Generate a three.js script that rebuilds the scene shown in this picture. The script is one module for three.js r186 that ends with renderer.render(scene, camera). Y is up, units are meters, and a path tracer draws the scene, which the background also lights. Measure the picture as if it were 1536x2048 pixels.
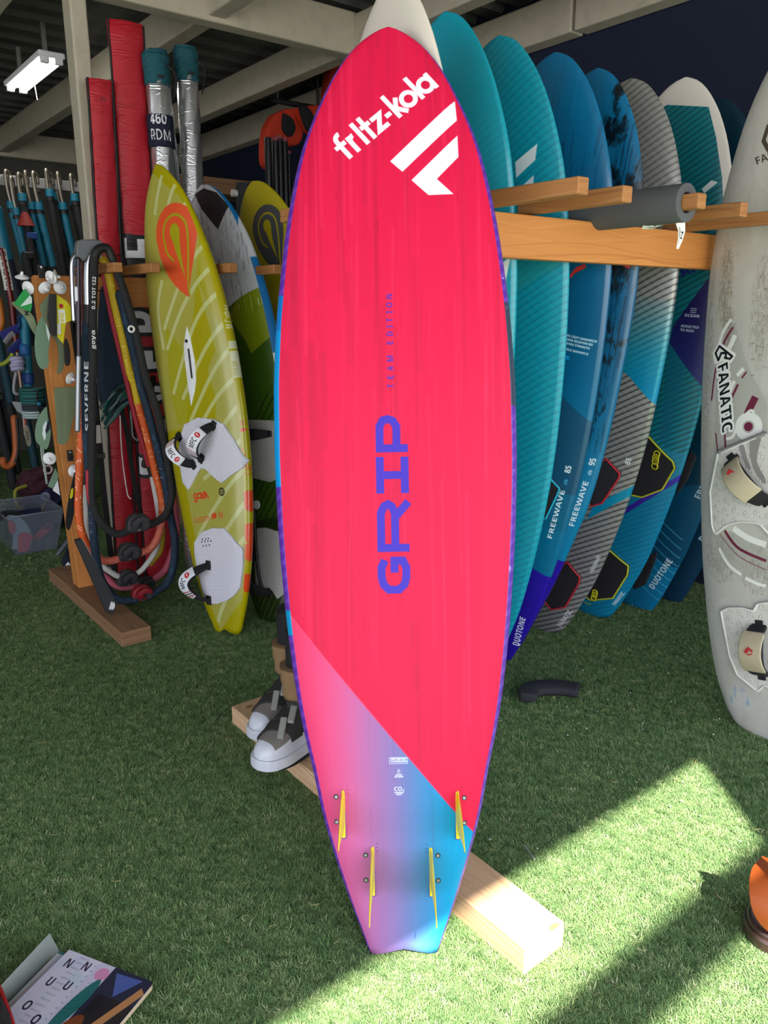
import * as THREE from 'three';
import { RoundedBoxGeometry } from 'three/addons/geometries/RoundedBoxGeometry.js';
import { mergeGeometries, mergeVertices, toCreasedNormals } from 'three/addons/utils/BufferGeometryUtils.js';
import { TessellateModifier } from 'three/addons/modifiers/TessellateModifier.js';
import { RectAreaLightUniformsLib } from 'three/addons/lights/RectAreaLightUniformsLib.js';

// ---------- camera, sky, sun, exposure ----------
const scene = new THREE.Scene();
const camera = new THREE.PerspectiveCamera(66.56, 0.75, 0.05, 80);
camera.position.set(0, 1.5, 0);
camera.rotation.set(-14.5 * Math.PI / 180, 0, 0);
const renderer = new THREE.WebGLRenderer({ antialias: true });
renderer.toneMapping = THREE.LinearToneMapping;
renderer.toneMappingExposure = 1.5;
renderer.shadowMap.enabled = true;
RectAreaLightUniformsLib.init();

const sunTo = new THREE.Vector3(0.27, 0.92, 0.785).normalize();          // from the fin shadows: behind the camera, slightly right, about 48 degrees up
{ // hazy bright sky: air only
  const w = 64, h = 32, data = new Float32Array(w * h * 4);
  for (let j = 0; j < h; j++) for (let i = 0; i < w; i++) { const e = Math.max(0, Math.sin(((j + .5) / h - .5) * Math.PI)) ** .6, k = (j * w + i) * 4; data[k] = 1.0 - .42 * e; data[k + 1] = 1.0 - .3 * e; data[k + 2] = 1.02 - .08 * e; data[k + 3] = 1; }
  const t = new THREE.DataTexture(data, w, h, THREE.RGBAFormat, THREE.FloatType);
  t.mapping = THREE.EquirectangularReflectionMapping; t.magFilter = THREE.LinearFilter; t.needsUpdate = true;
  scene.background = t; scene.environment = t;
}
scene.backgroundIntensity = 2.6; scene.environmentIntensity = 2.6;
const sun = new THREE.DirectionalLight(new THREE.Color(1.0, 0.94, 0.83), 15);
sun.target.position.set(0, 0, -2);
sun.position.copy(sunTo).multiplyScalar(20).add(sun.target.position);
sun.castShadow = true;
sun.shadow.radius = 1.5;
sun.shadow.mapSize.set(2048, 2048);
Object.assign(sun.shadow.camera, { left: -9, right: 9, top: 9, bottom: -9, near: 1, far: 50 });
scene.add(sun, sun.target);

// ---------- room frame: W runs along the racks to the right, D runs into the shed ----------
const TH = 38 * Math.PI / 180, CT = Math.cos(TH), ST = Math.sin(TH);
const R = (w, d, y = 0) => new THREE.Vector3(CT * w - ST * d, y, -ST * w - CT * d);
const V = (x, y, z) => new THREE.Vector3(x, y, z);
let seed = 7;
const rnd = () => { seed = (seed * 1664525 + 1013904223) >>> 0; return seed / 4294967296; };
const rr = (a, b) => a + (b - a) * rnd();
const pick = (a) => a[Math.floor(rnd() * a.length)];
const used = new Map();
function numbered(n) { const k = used.get(n) ?? 0; used.set(n, k + 1); return k ? n + '_' + String(k).padStart(3, '0') : n; }
function thing(name, label, category, [w, d, y] = [0, 0, 0], group, turn = 0) {
  const o = new THREE.Group();
  o.name = numbered(name); o.position.copy(R(w, d, y)); o.rotation.y = TH + turn;
  o.userData = { label, category };
  if (group) o.userData.group = group;
  scene.add(o);
  return o;
}
function part(name, g, m, parent, label) {
  const o = new THREE.Mesh(g, m);
  o.name = parent === scene ? numbered(name) : name; o.castShadow = o.receiveShadow = true;
  if (label) o.userData.label = label;
  parent.add(o);
  return o;
}
function structure(name, g, m, [w, d, y], turn = 0) {
  const o = part(name, g, m, scene);
  o.position.copy(R(w, d, y)); o.rotation.y = TH + turn; o.userData.kind = 'structure';
  return o;
}
function single(name, label, category, g, m, [w, d, y], group, turn = 0) {
  const o = part(name, g, m, scene);
  o.position.copy(R(w, d, y)); o.rotation.y = TH + turn; o.userData = { label, category };
  if (group) o.userData.group = group;
  return o;
}
// ---------- geometry ----------
const merge = (a) => mergeGeometries(a.map((g) => { const k = g.index ? g.toNonIndexed() : g; for (const n of Object.keys(k.attributes)) if (!['position', 'normal', 'uv'].includes(n)) k.deleteAttribute(n); return k; }));
function boxUV(g, su = 1, sv = 1, ou = 0) {                 // uv in metres on the dominant face, u along the longest side
  g = g.index ? g.toNonIndexed() : g;
  g.computeBoundingBox();
  const s = g.boundingBox.getSize(V()), long = s.x >= s.y && s.x >= s.z ? 0 : s.y >= s.z ? 1 : 2;
  const p = g.attributes.position, n = g.attributes.normal, uv = new Float32Array(p.count * 2);
  for (let i = 0; i < p.count; i += 3) {
    const N = [0, 1, 2].map((c) => Math.abs(n.getComponent(i, c) + n.getComponent(i + 1, c) + n.getComponent(i + 2, c)));
    const k = N[0] >= N[1] && N[0] >= N[2] ? 0 : N[1] >= N[2] ? 1 : 2;
    const ax = [0, 1, 2].filter((c) => c !== k), a = ax.includes(long) ? long : ax[0], b = ax.find((c) => c !== a);
    for (let j = i; j < i + 3; j++) { uv[j * 2] = p.getComponent(j, a) * su + ou + k * .13; uv[j * 2 + 1] = p.getComponent(j, b) * sv + k * .31 + ou; }
  }
  return g.setAttribute('uv', new THREE.BufferAttribute(uv, 2));
}
let lumberNo = 0;
const lumber = (x, y, z, r = .004) => boxUV(new RoundedBoxGeometry(x, y, z, 2, Math.min(r, x / 3, y / 3, z / 3)), 1, 1, (lumberNo++ * .37) % 1);
const box = (x, y, z, r = .004, s = 2) => new RoundedBoxGeometry(x, y, z, s, Math.min(r, x / 2.01, y / 2.01, z / 2.01));
const cyl = (r1, r2, h, n = 16) => new THREE.CylinderGeometry(r1, r2, h, n);
const curve = (pts, closed = false, t = .5) => new THREE.CatmullRomCurve3(pts.map((p) => p.isVector3 ? p : V(...p)), closed, 'catmullrom', t);
const tube = (pts, r, seg = 24, rad = 8, closed = false) => new THREE.TubeGeometry(curve(pts, closed), seg, r, rad, closed);
function capped(pts, r, seg = 24, rad = 10) {               // a tube with rounded ends
  const a = pts.map((p) => p.isVector3 ? p : V(...p));
  return merge([tube(a, r, seg, rad), new THREE.SphereGeometry(r, rad, 6).translate(...a[0].toArray()), new THREE.SphereGeometry(r, rad, 6).translate(...a[a.length - 1].toArray())]);
}
const rod = (a, b, r, n = 8) => { a = a.isVector3 ? a : V(...a); b = b.isVector3 ? b : V(...b); return new THREE.TubeGeometry(new THREE.LineCurve3(a, b), 1, r, n); };
function shapeOf(pts, smooth) {
  const s = new THREE.Shape();
  if (smooth) { const c = new THREE.SplineCurve([...pts, pts[0]].map((p) => new THREE.Vector2(...p))).getPoints(pts.length * 5); c.forEach((p, i) => (i ? s.lineTo(p.x, p.y) : s.moveTo(p.x, p.y))); }
  else pts.forEach((p, i) => (i ? s.lineTo(...p) : s.moveTo(...p)));
  return s;
}
const plate = (pts, depth = .006, bevel = .0015, smooth = false) => new THREE.ExtrudeGeometry(shapeOf(pts, smooth), { depth, bevelEnabled: bevel > 0, bevelSize: bevel, bevelThickness: bevel, bevelSegments: 2, curveSegments: 8, steps: 1 });
// a strip with a flat rounded section along a path; wide[i] is its width direction
function ribbon(path, wide, w, th, closedEnds = true) {
  const n = path.length, sec = [[-1, -.35], [-.9, -1], [0, -1.0], [.9, -1], [1, -.35], [1, .35], [.9, 1], [0, 1.0], [-.9, 1], [-1, .35]], m = sec.length, pos = [], uv = [], idx = [];
  for (let i = 0; i < n; i++) {
    const t = path[Math.min(n - 1, i + 1)].clone().sub(path[Math.max(0, i - 1)]).normalize(), a = (Array.isArray(wide) ? wide[i] : wide).clone();
    a.addScaledVector(t, -a.dot(t)).normalize();
    const nn = V().crossVectors(t, a), W = typeof w === 'function' ? w(i / (n - 1)) : w;
    sec.forEach(([u, v], j) => { const p = path[i].clone().addScaledVector(a, u * W / 2).addScaledVector(nn, v * th / 2); pos.push(p.x, p.y, p.z); uv.push(i / (n - 1), u * .5 + .5); });
  }
  for (let i = 0; i < n - 1; i++) for (let j = 0; j < m; j++) { const a = i * m + j, b = i * m + (j + 1) % m; idx.push(a, b, a + m, b, b + m, a + m); }
  if (closedEnds) for (const e of [0, n - 1]) for (let j = 1; j < m - 1; j++) e ? idx.push(e * m, e * m + j, e * m + j + 1) : idx.push(0, j + 1, j);
  const g = new THREE.BufferGeometry();
  g.setAttribute('position', new THREE.Float32BufferAttribute(pos, 3)); g.setAttribute('uv', new THREE.Float32BufferAttribute(uv, 2)); g.setIndex(idx);
  g.computeVertexNormals();
  return g;
}
// ---------- textures ----------
function canvas(w, h, draw) { const c = document.createElement('canvas'); c.width = w; c.height = h; draw(c.getContext('2d'), w, h); return c; }
function tex(w, h, draw, rx = 1, ry = 1, color = true) {
  const t = new THREE.CanvasTexture(canvas(w, h, draw));
  if (color) t.colorSpace = THREE.SRGBColorSpace;
  t.wrapS = t.wrapT = THREE.RepeatWrapping; t.repeat.set(rx, ry); t.magFilter = THREE.LinearFilter; t.anisotropy = 8;
  return t;
}
const std = (color, roughness = .6, extra = {}) => new THREE.MeshStandardMaterial({ color, roughness, ...extra });
const phys = (color, roughness = .4, extra = {}) => new THREE.MeshPhysicalMaterial({ color, roughness, ...extra });
function specks(c, w, h, n, cols, a = .15, s = 2) { for (let i = 0; i < n; i++) { c.globalAlpha = a * rnd(); c.fillStyle = pick(cols); c.fillRect(rnd() * w, rnd() * h, rr(.5, s), rr(.5, s)); } c.globalAlpha = 1; }
function wood(base, dark, light, knots = 3) {
  return tex(1024, 512, (c, w, h) => {
    c.fillStyle = base; c.fillRect(0, 0, w, h);
    const kn = Array.from({ length: knots }, () => [rnd() * w, rnd() * h, rr(10, 20)]);
    for (let i = 0; i < 150; i++) {
      const y0 = rnd() * h, amp = rr(2, 9), f = Math.PI * 2 * (1 + Math.floor(rnd() * 2)) / w, ph = rnd() * 6;
      c.globalAlpha = rr(.05, .32); c.strokeStyle = rnd() < .62 ? dark : light; c.lineWidth = rr(.7, 3.4);
      c.beginPath();
      for (let x = 0; x <= w; x += 8) {
        let y = y0 + amp * Math.sin(x * f + ph);
        for (const [kx, ky, kr] of kn) { const dx = (x - kx) / (kr * 3.4), q = Math.exp(-dx * dx), dy = y - ky; y += Math.sign(dy || 1) * q * kr * 1.25 * Math.exp(-Math.abs(dy) / (kr * 3.2)); }
        x ? c.lineTo(x, y) : c.moveTo(x, y);
      }
      c.stroke();
    }
    for (const [kx, ky, kr] of kn) for (let k = 5; k > 0; k--) { c.globalAlpha = .3; c.fillStyle = k % 2 ? dark : '#6b3512'; c.beginPath(); c.ellipse(kx, ky, kr * .26 * k, kr * .17 * k, .2, 0, 7); c.fill(); }
    specks(c, w, h, 3500, [dark, light], .22, 3);
    c.globalAlpha = 1;
  });
}
const M = {};
const pineTex = wood('#c8813f', '#8f4d1d', '#e0a765'), pineWorn = wood('#a8703f', '#6f4220', '#c39a6b', 2), pineDirty = wood('#8f6a4b', '#5d4028', '#b29274', 2);
M.pine = std('#ffffff', .62, { map: pineTex, bumpMap: pineTex, bumpScale: .0006 });
M.pineWorn = std('#ffffff', .7, { map: pineWorn, bumpMap: pineWorn, bumpScale: .0007 });
const pineSunlit = wood('#d6b08a', '#a8754a', '#f3e2cc', 2);
M.pineSunlit = std('#ffffff', .75, { map: pineSunlit, bumpMap: pineSunlit, bumpScale: .0008 });  // worn pine lightened in colour to stand in for sun on the foot
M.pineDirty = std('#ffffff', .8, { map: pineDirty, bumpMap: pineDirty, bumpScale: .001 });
M.black = std('#141416', .55); M.blackSoft = std('#17171a', .9); M.darkGrey = std('#2b2c2f', .75);
M.white = std('#e6e6ea', .45); M.alu = std('#c9ccd2', .25, { metalness: 1 }); M.aluDull = std('#a9a8a4', .42, { metalness: .9 });
M.steel = std('#8d8f93', .3, { metalness: 1 });
M.teal = std('#11809a', .5); M.tealDark = std('#0d4f5c', .8); M.navy = std('#10182c', .85);
M.red = std('#b5121f', .5); M.sage = std('#6d8a72', .55); M.sageDark = std('#59684d', .6);
M.cable = std('#101114', .7);

// ---------- printing in metres on a board-shaped canvas ----------
const F1 = '"sans-serif"';
function boardTex(W, L, ppm, draw) {                        // origin at the tail centre, x right, y to the nose
  return tex(Math.min(2048, Math.round(W * ppm)), Math.min(2048, Math.round(L * ppm)), (c, w, h) => {
    c.setTransform(w / W, 0, 0, -h / L, w / 2, h);
    const p = {
      c, W, L,
      fill(col, a = 1) { c.globalAlpha = a; c.fillStyle = col; c.fillRect(-W / 2, 0, W, L); c.globalAlpha = 1; },
      poly(pts, col, a = 1) { c.globalAlpha = a; c.fillStyle = col; c.beginPath(); pts.forEach((q, i) => (i ? c.lineTo(...q) : c.moveTo(...q))); c.closePath(); c.fill(); c.globalAlpha = 1; },
      line(pts, col, lw, a = 1) { c.globalAlpha = a; c.strokeStyle = col; c.lineWidth = lw; c.beginPath(); pts.forEach((q, i) => (i ? c.lineTo(...q) : c.moveTo(...q))); c.stroke(); c.globalAlpha = 1; },
      text(s, x, y, h, rot, col, o = {}) {                  // h: cap height in metres, rot in degrees
        c.save(); c.translate(x, y); c.rotate(rot * Math.PI / 180); c.scale(1, -1); c.transform(1, 0, o.slant ?? 0, 1, 0, 0); c.scale((o.sx ?? 1) * h / 72, h / 72);
        c.font = (o.bold === false ? '' : 'bold ') + '100px sans-serif'; c.textAlign = o.align ?? 'left'; c.fillStyle = col;
        if (o.space) { let X = 0; for (const k of s) { if (o.outline) { c.strokeStyle = o.outline; c.lineWidth = o.lw ?? 20; c.strokeText(k, X, 0); } c.fillText(k, X, 0); X += c.measureText(k).width + o.space; } }
        else { if (o.outline) { c.strokeStyle = o.outline; c.lineWidth = o.lw ?? 20; c.lineJoin = 'round'; c.strokeText(s, 0, 0); } c.fillText(s, 0, 0); }
        c.restore();
      },
      strokes(list, x, y, unit, rot, lw, col, cap = 'butt') {   // lettering drawn as strokes; each stroke a list of points or [cx, cy, r, a0, a1]
        c.save(); c.translate(x, y); c.rotate(rot * Math.PI / 180); c.scale(unit, unit); c.strokeStyle = col; c.lineWidth = lw; c.lineCap = cap; c.lineJoin = 'miter';
        for (const s of list) { c.beginPath(); if (s.arc) c.arc(...s.arc); else s.forEach((q, i) => (i ? c.lineTo(...q) : c.moveTo(...q))); if (s.to) s.to.forEach((q) => c.lineTo(...q)); c.stroke(); }
        c.restore();
      },
      stripes(clip, ang, pitch, duty, col, a) {              // woven diagonal bands inside a polygon
        c.save(); c.beginPath(); clip.forEach((q, i) => (i ? c.lineTo(...q) : c.moveTo(...q))); c.closePath(); c.clip();
        c.rotate(ang * Math.PI / 180); c.fillStyle = col; c.globalAlpha = a;
        for (let y = -4; y < 4; y += pitch) c.fillRect(-4, y, 8, pitch * duty);
        c.restore(); c.globalAlpha = 1;
      },
      hatch(n, col, x, y, rx, ry, a) { for (let i = 0; i < n; i++) { const k = Math.sqrt(rnd()) , t = rnd() * 6.283, X = x + rx * k * Math.cos(t), Y = y + ry * k * Math.sin(t), l = rr(.006, .03), v = rnd() < .65; p.line([[X, Y], v ? [X, Y + l] : [X + l * .6, Y]], col, rr(.0006, .0016), a * rnd()); } },
      smear(n, col, x0, x1, y0, y1, lw, len, a) { for (let i = 0; i < n; i++) { const x = rr(x0, x1), y = rr(y0, y1), l = rr(.2, 1) * len; p.line([[x, y], [x + rr(-.01, .01) * l, y + l / 2], [x + rr(-.02, .02) * l, y + l]], col, rr(.3, 1) * lw, a * rnd()); } },
      scuff(n, col, x0, x1, y0, y1, r, a) { for (let i = 0; i < n; i++) { let x = rr(x0, x1), y = rr(y0, y1); c.fillStyle = col; for (let k = 0; k < 26; k++) { c.globalAlpha = a * rr(.15, .6); const q = r * rr(.12, .5); c.beginPath(); c.ellipse(x, y, q, q * rr(1, 3.2), rr(-.5, .5), 0, 7); c.fill(); x += rr(-1, 1) * r * .55; y += rr(-1, 1) * r * 1.1; } } c.globalAlpha = 1; },
      blots(n, col, x0, x1, y0, y1, r, a) { for (let i = 0; i < n; i++) { c.globalAlpha = a * rnd(); c.fillStyle = col; c.beginPath(); c.ellipse(rr(x0, x1), rr(y0, y1), rr(.2, 1) * r, rr(.3, 2.2) * r, 0, 0, 7); c.fill(); } c.globalAlpha = 1; },
    };
    c.lineCap = 'butt';
    draw(p, c);
    c.setTransform(1, 0, 0, 1, 0, 0);
  });
}
// ---------- boards ----------
const lerp = THREE.MathUtils.lerp;
function tableFn(t) {                                       // monotone cubic through [s, value]
  const n = t.length, d = [], m = [];
  for (let i = 0; i < n - 1; i++) d.push((t[i + 1][1] - t[i][1]) / (t[i + 1][0] - t[i][0]));
  for (let i = 0; i < n; i++) m.push(i === 0 ? d[0] : i === n - 1 ? d[n - 2] : d[i - 1] * d[i] <= 0 ? 0 : 2 * d[i - 1] * d[i] / (d[i - 1] + d[i]));
  return (s) => {
    if (s <= t[0][0]) return t[0][1];
    for (let i = 0; i < n - 1; i++) if (s <= t[i + 1][0]) { const h = t[i + 1][0] - t[i][0], x = (s - t[i][0]) / h, x2 = x * x, x3 = x2 * x; return t[i][1] * (2 * x3 - 3 * x2 + 1) + h * m[i] * (x3 - 2 * x2 + x) + t[i + 1][1] * (3 * x2 - 2 * x3) + h * m[i + 1] * (x3 - x2); }
    return t[n - 1][1];
  };
}
function board(o) {
  // o: name, label, category, group, T, N, X, L, out, th, n, m, sag, notch, seam, front, hull, W
  const T = R(...o.T), N = R(...o.N), y = N.clone().sub(T), L = y.length(); y.normalize();
  const x = V(...o.X); x.addScaledVector(y, -x.dot(y)).normalize();
  const z = V().crossVectors(x, y), tabL = o.out[o.out.length - 1][0], hw0 = tableFn(o.out), hwAt = (s) => hw0(s * tabL / L), n = o.n ?? 3.2, m = o.m ?? 2, sag = o.sag ?? -.03, seam = o.seam ?? .965;
  const zc = (s) => (o.lift ?? 0) + sag * (Math.sin(Math.PI * Math.min(1, Math.max(0, s / L))) ** 1.2);
  const hz = (s) => { const t = Math.min(1, Math.max(0, s / L)); return o.th / 2 * Math.min(1, .34 + 2.6 * t) ** .7 * Math.max(.03, 1 - Math.max(0, (t - .55) / .45) ** (o.noseThin ?? 2.2) * .86); };
  const zAt = (q, s) => zc(s) + hz(s) * Math.max(0, 1 - Math.abs(q) ** n) ** (1 / m);
  const front = (X, s) => zAt(Math.min(.999, Math.abs(X) / Math.max(.001, hwAt(s))), s);
  const S = [];
  const nS = o.stations ?? 84;
  for (let i = 0; i <= nS; i++) { const t = i / nS; S.push(L * (t < .85 ? t : .85 + .15 * Math.sin((t - .85) / .15 * Math.PI / 2))); }
  const sec = [], F = 24;                                   // section: front, right rail, back, left rail
  for (let i = 0; i <= F; i++) sec.push([-seam + 2 * seam * i / F, 1]);
  const q0 = Math.acos(Math.min(1, seam ** (n / 2))), K = 7;
  for (let k = 1; k < K * 2; k++) { const a = q0 - 2 * q0 * k / (K * 2), q = Math.cos(a) ** (2 / n); sec.push([q, Math.sign(a)]); if (Math.abs(a) < 1e-9) sec[sec.length - 1][1] = 1; }
  const nb = 10; for (let i = 0; i <= nb; i++) sec.push([seam - 2 * seam * i / nb, -1]);
  for (let k = 1; k < K * 2; k++) { const a = q0 - 2 * q0 * k / (K * 2), q = Math.cos(a) ** (2 / n); sec.push([-q, -Math.sign(a) || 1]); }
  const nc = sec.length, pos = [], uv = [], fi = [], hi = [];
  const W = o.W ?? 2 * Math.max(...o.out.map((k) => k[1]));
  S.forEach((s0) => {
    const hw = Math.max(.003, hwAt(s0)), h = hz(s0);
    sec.forEach(([q, side]) => {
      const X = q * hw, Z = zc(s0) + side * h * Math.max(0, 1 - Math.abs(q) ** n) ** (1 / m);
      const s = s0 + (o.notch ?? 0) * (1 - Math.abs(q)) * Math.max(0, 1 - s0 / .25) ** 2 - (o.skew ?? 0) * q * Math.max(0, 1 - s0 / .3);
      pos.push(X, s, Z); uv.push(X / W + .5, s / L);
    });
  });
  for (let i = 0; i < nS; i++) for (let j = 0; j < nc; j++) { const a = i * nc + j, b = i * nc + (j + 1) % nc; (j < F ? fi : hi).push(a, b, a + nc, b, b + nc, a + nc); }
  for (const e of [0, nS]) { const c = pos.length / 3; let X = 0, Y = 0, Z = 0; for (let j = 0; j < nc; j++) { X += pos[(e * nc + j) * 3]; Y += pos[(e * nc + j) * 3 + 1]; Z += pos[(e * nc + j) * 3 + 2]; } pos.push(X / nc, e ? Y / nc : S[0] + (o.notch ?? 0), Z / nc); uv.push(X / nc / W + .5, Y / nc / L); for (let j = 0; j < nc; j++) { const a = e * nc + j, b = e * nc + (j + 1) % nc; e ? hi.push(c, a, b) : hi.push(c, b, a); } }
  const all = new THREE.BufferGeometry();
  all.setAttribute('position', new THREE.Float32BufferAttribute(pos, 3)); all.setAttribute('uv', new THREE.Float32BufferAttribute(uv, 2)); all.setIndex([...fi, ...hi]); all.computeVertexNormals();
  const cut = (idx) => { const map = new Map(), P = [], N2 = [], U = [], I = []; for (const i of idx) { if (!map.has(i)) { map.set(i, P.length / 3); for (let c = 0; c < 3; c++) { P.push(all.attributes.position.getComponent(i, c)); N2.push(all.attributes.normal.getComponent(i, c)); } U.push(uv[i * 2], uv[i * 2 + 1]); } I.push(map.get(i)); } const g = new THREE.BufferGeometry(); g.setAttribute('position', new THREE.Float32BufferAttribute(P, 3)); g.setAttribute('normal', new THREE.Float32BufferAttribute(N2, 3)); g.setAttribute('uv', new THREE.Float32BufferAttribute(U, 2)); g.setIndex(I); return g; };
  const root = new THREE.Group();
  root.name = numbered(o.name); root.position.copy(T); root.quaternion.setFromRotationMatrix(new THREE.Matrix4().makeBasis(x, y, z));
  root.userData = { label: o.label, category: o.category ?? 'board' }; if (o.group) root.userData.group = o.group;
  scene.add(root);
  part(o.faceName ?? 'deck', cut(fi), o.front, root, o.faceLabel);
  part(o.hullName ?? 'hull', cut(hi), o.hull ?? o.front, root, o.hullLabel);
  return { root, at: front, hw: hwAt, L, zc, hz };
}
const tess = new TessellateModifier(.035, 7);
function pad(b, pts, m, o = {}) {                           // foam pad lying on the deck, following its curve
  const th = o.th ?? .008;
  let g = new THREE.ExtrudeGeometry(shapeOf(pts, o.smooth), { depth: th, bevelEnabled: true, bevelSize: .002, bevelThickness: .002, bevelSegments: 2, steps: 1 });
  g = tess.modify(g);
  const p = g.attributes.position;
  for (let i = 0; i < p.count; i++) p.setZ(i, p.getZ(i) + b.at(p.getX(i), p.getY(i)) - .001);
  const uv = new Float32Array(p.count * 2); for (let i = 0; i < p.count; i++) { uv[i * 2] = p.getX(i); uv[i * 2 + 1] = p.getY(i); }
  g.setAttribute('uv', new THREE.BufferAttribute(uv, 2)); g = toCreasedNormals(g, .7);
  const q = part(o.name ?? 'foot_pad', g, m, b.root, o.label);
  if (o.trim) { const c = shapeOf(pts, o.smooth).getSpacedPoints(90).map((k) => V(k.x, k.y, b.at(k.x, k.y) + th + .001)); part('edge_trim', new THREE.TubeGeometry(new THREE.CatmullRomCurve3(c.slice(0, -1), true, 'catmullrom', .1), 160, .0045, 6, true), o.trim, q); }
  return q;
}
function strap(b, A, B, h, w, m, o = {}) {                  // padded foot strap arching from A to B over the deck
  const n = 26, path = [], a = V(...A, 0), e = V(...B, 0), dir = e.clone().sub(a).normalize(), side = V(-dir.y, dir.x, 0);
  const bow = o.bow ?? 0, wide = [];
  for (let i = 0; i <= n; i++) {
    const t = i / n, p = a.clone().lerp(e, t).addScaledVector(side, bow * Math.sin(Math.PI * t));
    p.z = b.at(p.x, p.y) + .01 + h * Math.sin(Math.PI * t) ** .62; path.push(p);
    wide.push(side.clone().multiplyScalar(Math.cos(o.tilt ?? 0)).add(V(0, 0, Math.sin(o.tilt ?? 0))));
  }
  const s = part('foot_strap', ribbon(path, wide, (t) => w * (.62 + .38 * Math.sin(Math.PI * t)), .018), m, b.root, o.label);
  if (o.cover) {
    const i0 = Math.round(n * (o.c0 ?? .25)), i1 = Math.round(n * (o.c1 ?? .8)), out = path.slice(i0, i1 + 1).map((p, k) => { const i = i0 + k, t = path[Math.min(n, i + 1)].clone().sub(path[Math.max(0, i - 1)]).normalize(), nn = V().crossVectors(t, wide[i]).normalize(); return p.clone().addScaledVector(nn, nn.z < 0 && Math.abs(t.z) < .9 ? -.0075 : (nn.dot(V(0, 0, 1)) >= 0 ? .0075 : -.0075)); });
    part('strap_cover', ribbon(out, wide.slice(i0, i1 + 1), w * .93, .008), o.cover, s);
  }
  for (const P of [A, B]) part('strap_anchor', box(.03, .045, .012, .004).rotateZ(Math.atan2(dir.y, dir.x) + Math.PI / 2).translate(P[0], P[1], b.at(...P) + .012), M.black, s);
  return s;
}
// ---------- the setting ----------
const turfTex = tex(1024, 1024, (c, w, h) => {
  c.fillStyle = '#4c6a40'; c.fillRect(0, 0, w, h);
  for (let i = 0; i < 26000; i++) { c.globalAlpha = rr(.2, .7); c.strokeStyle = pick(['#3b5533', '#52704a', '#6b8a58', '#40593a', '#82996a', '#2f4529']); c.lineWidth = rr(1, 2.6); const x = rnd() * w, y = rnd() * h, a = rr(-2.6, -.4), l = rr(4, 13); c.beginPath(); c.moveTo(x, y); c.lineTo(x + Math.cos(a) * l, y + Math.sin(a) * l); c.stroke(); }
  c.globalAlpha = 1;
});
const stainTex = (base, cols, n, s) => tex(512, 512, (c, w, h) => { c.fillStyle = base; c.fillRect(0, 0, w, h); for (let i = 0; i < n; i++) { c.globalAlpha = rnd() * .12; c.fillStyle = pick(cols); c.beginPath(); c.ellipse(rnd() * w, rnd() * h, rr(2, s), rr(2, s), rnd() * 3, 0, 7); c.fill(); } specks(c, w, h, 3000, cols, .25, 2); });
M.turf = std('#ffffff', .95, { map: turfTex.clone(), bumpMap: turfTex, bumpScale: .004 }); M.turf.map.repeat.set(1 / .9, 1 / .9); M.turf.bumpMap.repeat.set(1 / .9, 1 / .9);
M.cream = std('#ffffff', .6, { map: stainTex('#b9b09f', ['#8e8678', '#cfc7b6', '#766c5d'], 260, 30) });
M.roof = std('#ffffff', .55, { map: stainTex('#5b5b59', ['#3c3c3b', '#79797a', '#2d2c2a'], 500, 26), metalness: .25 });
M.navyWall = std('#ffffff', .7, { map: stainTex('#081632', ['#061028', '#0d1e40', '#2c3b58'], 160, 16) });
M.grimyWall = std('#ffffff', .8, { map: stainTex('#4c4a44', ['#3a3832', '#63615a', '#2c2a26'], 260, 34) });
M.concrete = std('#ffffff', .9, { map: stainTex('#a9a49a', ['#8d887d', '#bdb8ad'], 500, 24) });
structure('ground', boxUV(box(26, .1, 16)), M.concrete, [0, -10.25, -.075]);
const floor = structure('floor', boxUV(box(8.8, .06, 11.6)), M.turf, [-.3, 3.6, -.03]);
floor.userData.label = 'green artificial turf flooring with sunlight streaks';
structure('wall_back', boxUV(box(8.6, 3.4, .1)), M.grimyWall, [-.3, 9.25, 1.7]);
structure('wall_right', boxUV(box(.1, 3.4, 10.6)), M.navyWall, [4.02, 4.0, 1.7]);
structure('wall_left', boxUV(box(.1, 3.4, 5.9)), M.grimyWall, [-4.6, 6.3, 1.7]);
{ // ribbed steel sheets, the ribs run along W
  const prof = [], p = .24; let d = -1.4;
  while (d < 9.3) { prof.push([d, 0], [d + .11, 0], [d + .135, .045], [d + .215, .045]); d += p; }
  prof.push([d, 0]);
  const s = shapeOf([...prof, ...[...prof].reverse().map(([a, b]) => [a, b + .012])]);
  for (let k = 0; k < 3; k++) {
    const g = boxUV(new THREE.ExtrudeGeometry(s, { depth: 2.9, bevelEnabled: false }).rotateY(Math.PI / 2));    // profile x -> -z
    const o = structure('ceiling', g, M.roof, [-4.65 + k * 2.88, 0, 3.27 + k * .013]); o.userData.label = 'ribbed grey steel roof sheet';
  }
}
const beamG = (x, y, z) => boxUV(box(x, y, z, .012));
function beam(g, at) { const o = structure('roof_beam', g, M.cream, at); return o; }
beam(beamG(8.4, .24, .11), [-.3, 4.36, 3.13]);                                              // the main cross beam
for (const w of [-2.9, -1.85, -.8, .2, 1.18, 2.16, 3.13]) beam(beamG(.11, .2, 10.4), [w + .055, 4.0, 3.135]);
beam(beamG(.12, .22, 4.24), [3.9, 1.08, 3.12]); beam(beamG(.12, .22, 5.9), [3.9, 6.17, 3.12]);   // two lengths along the navy wall
beam(beamG(8.4, .24, .12), [-.3, 9.1, 3.12]);
structure('steel_column', merge([beamG(.085, 3.05, .12), boxUV(box(.17, .012, .2).translate(0, -1.52, 0)), boxUV(box(.095, .12, .13).translate(0, -.3, 0))]), M.cream, [1.485, 4.4, 1.53]);
structure('steel_column', beamG(.1, 3.05, .13), M.cream, [-2.9, 4.4, 1.53]);
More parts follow.
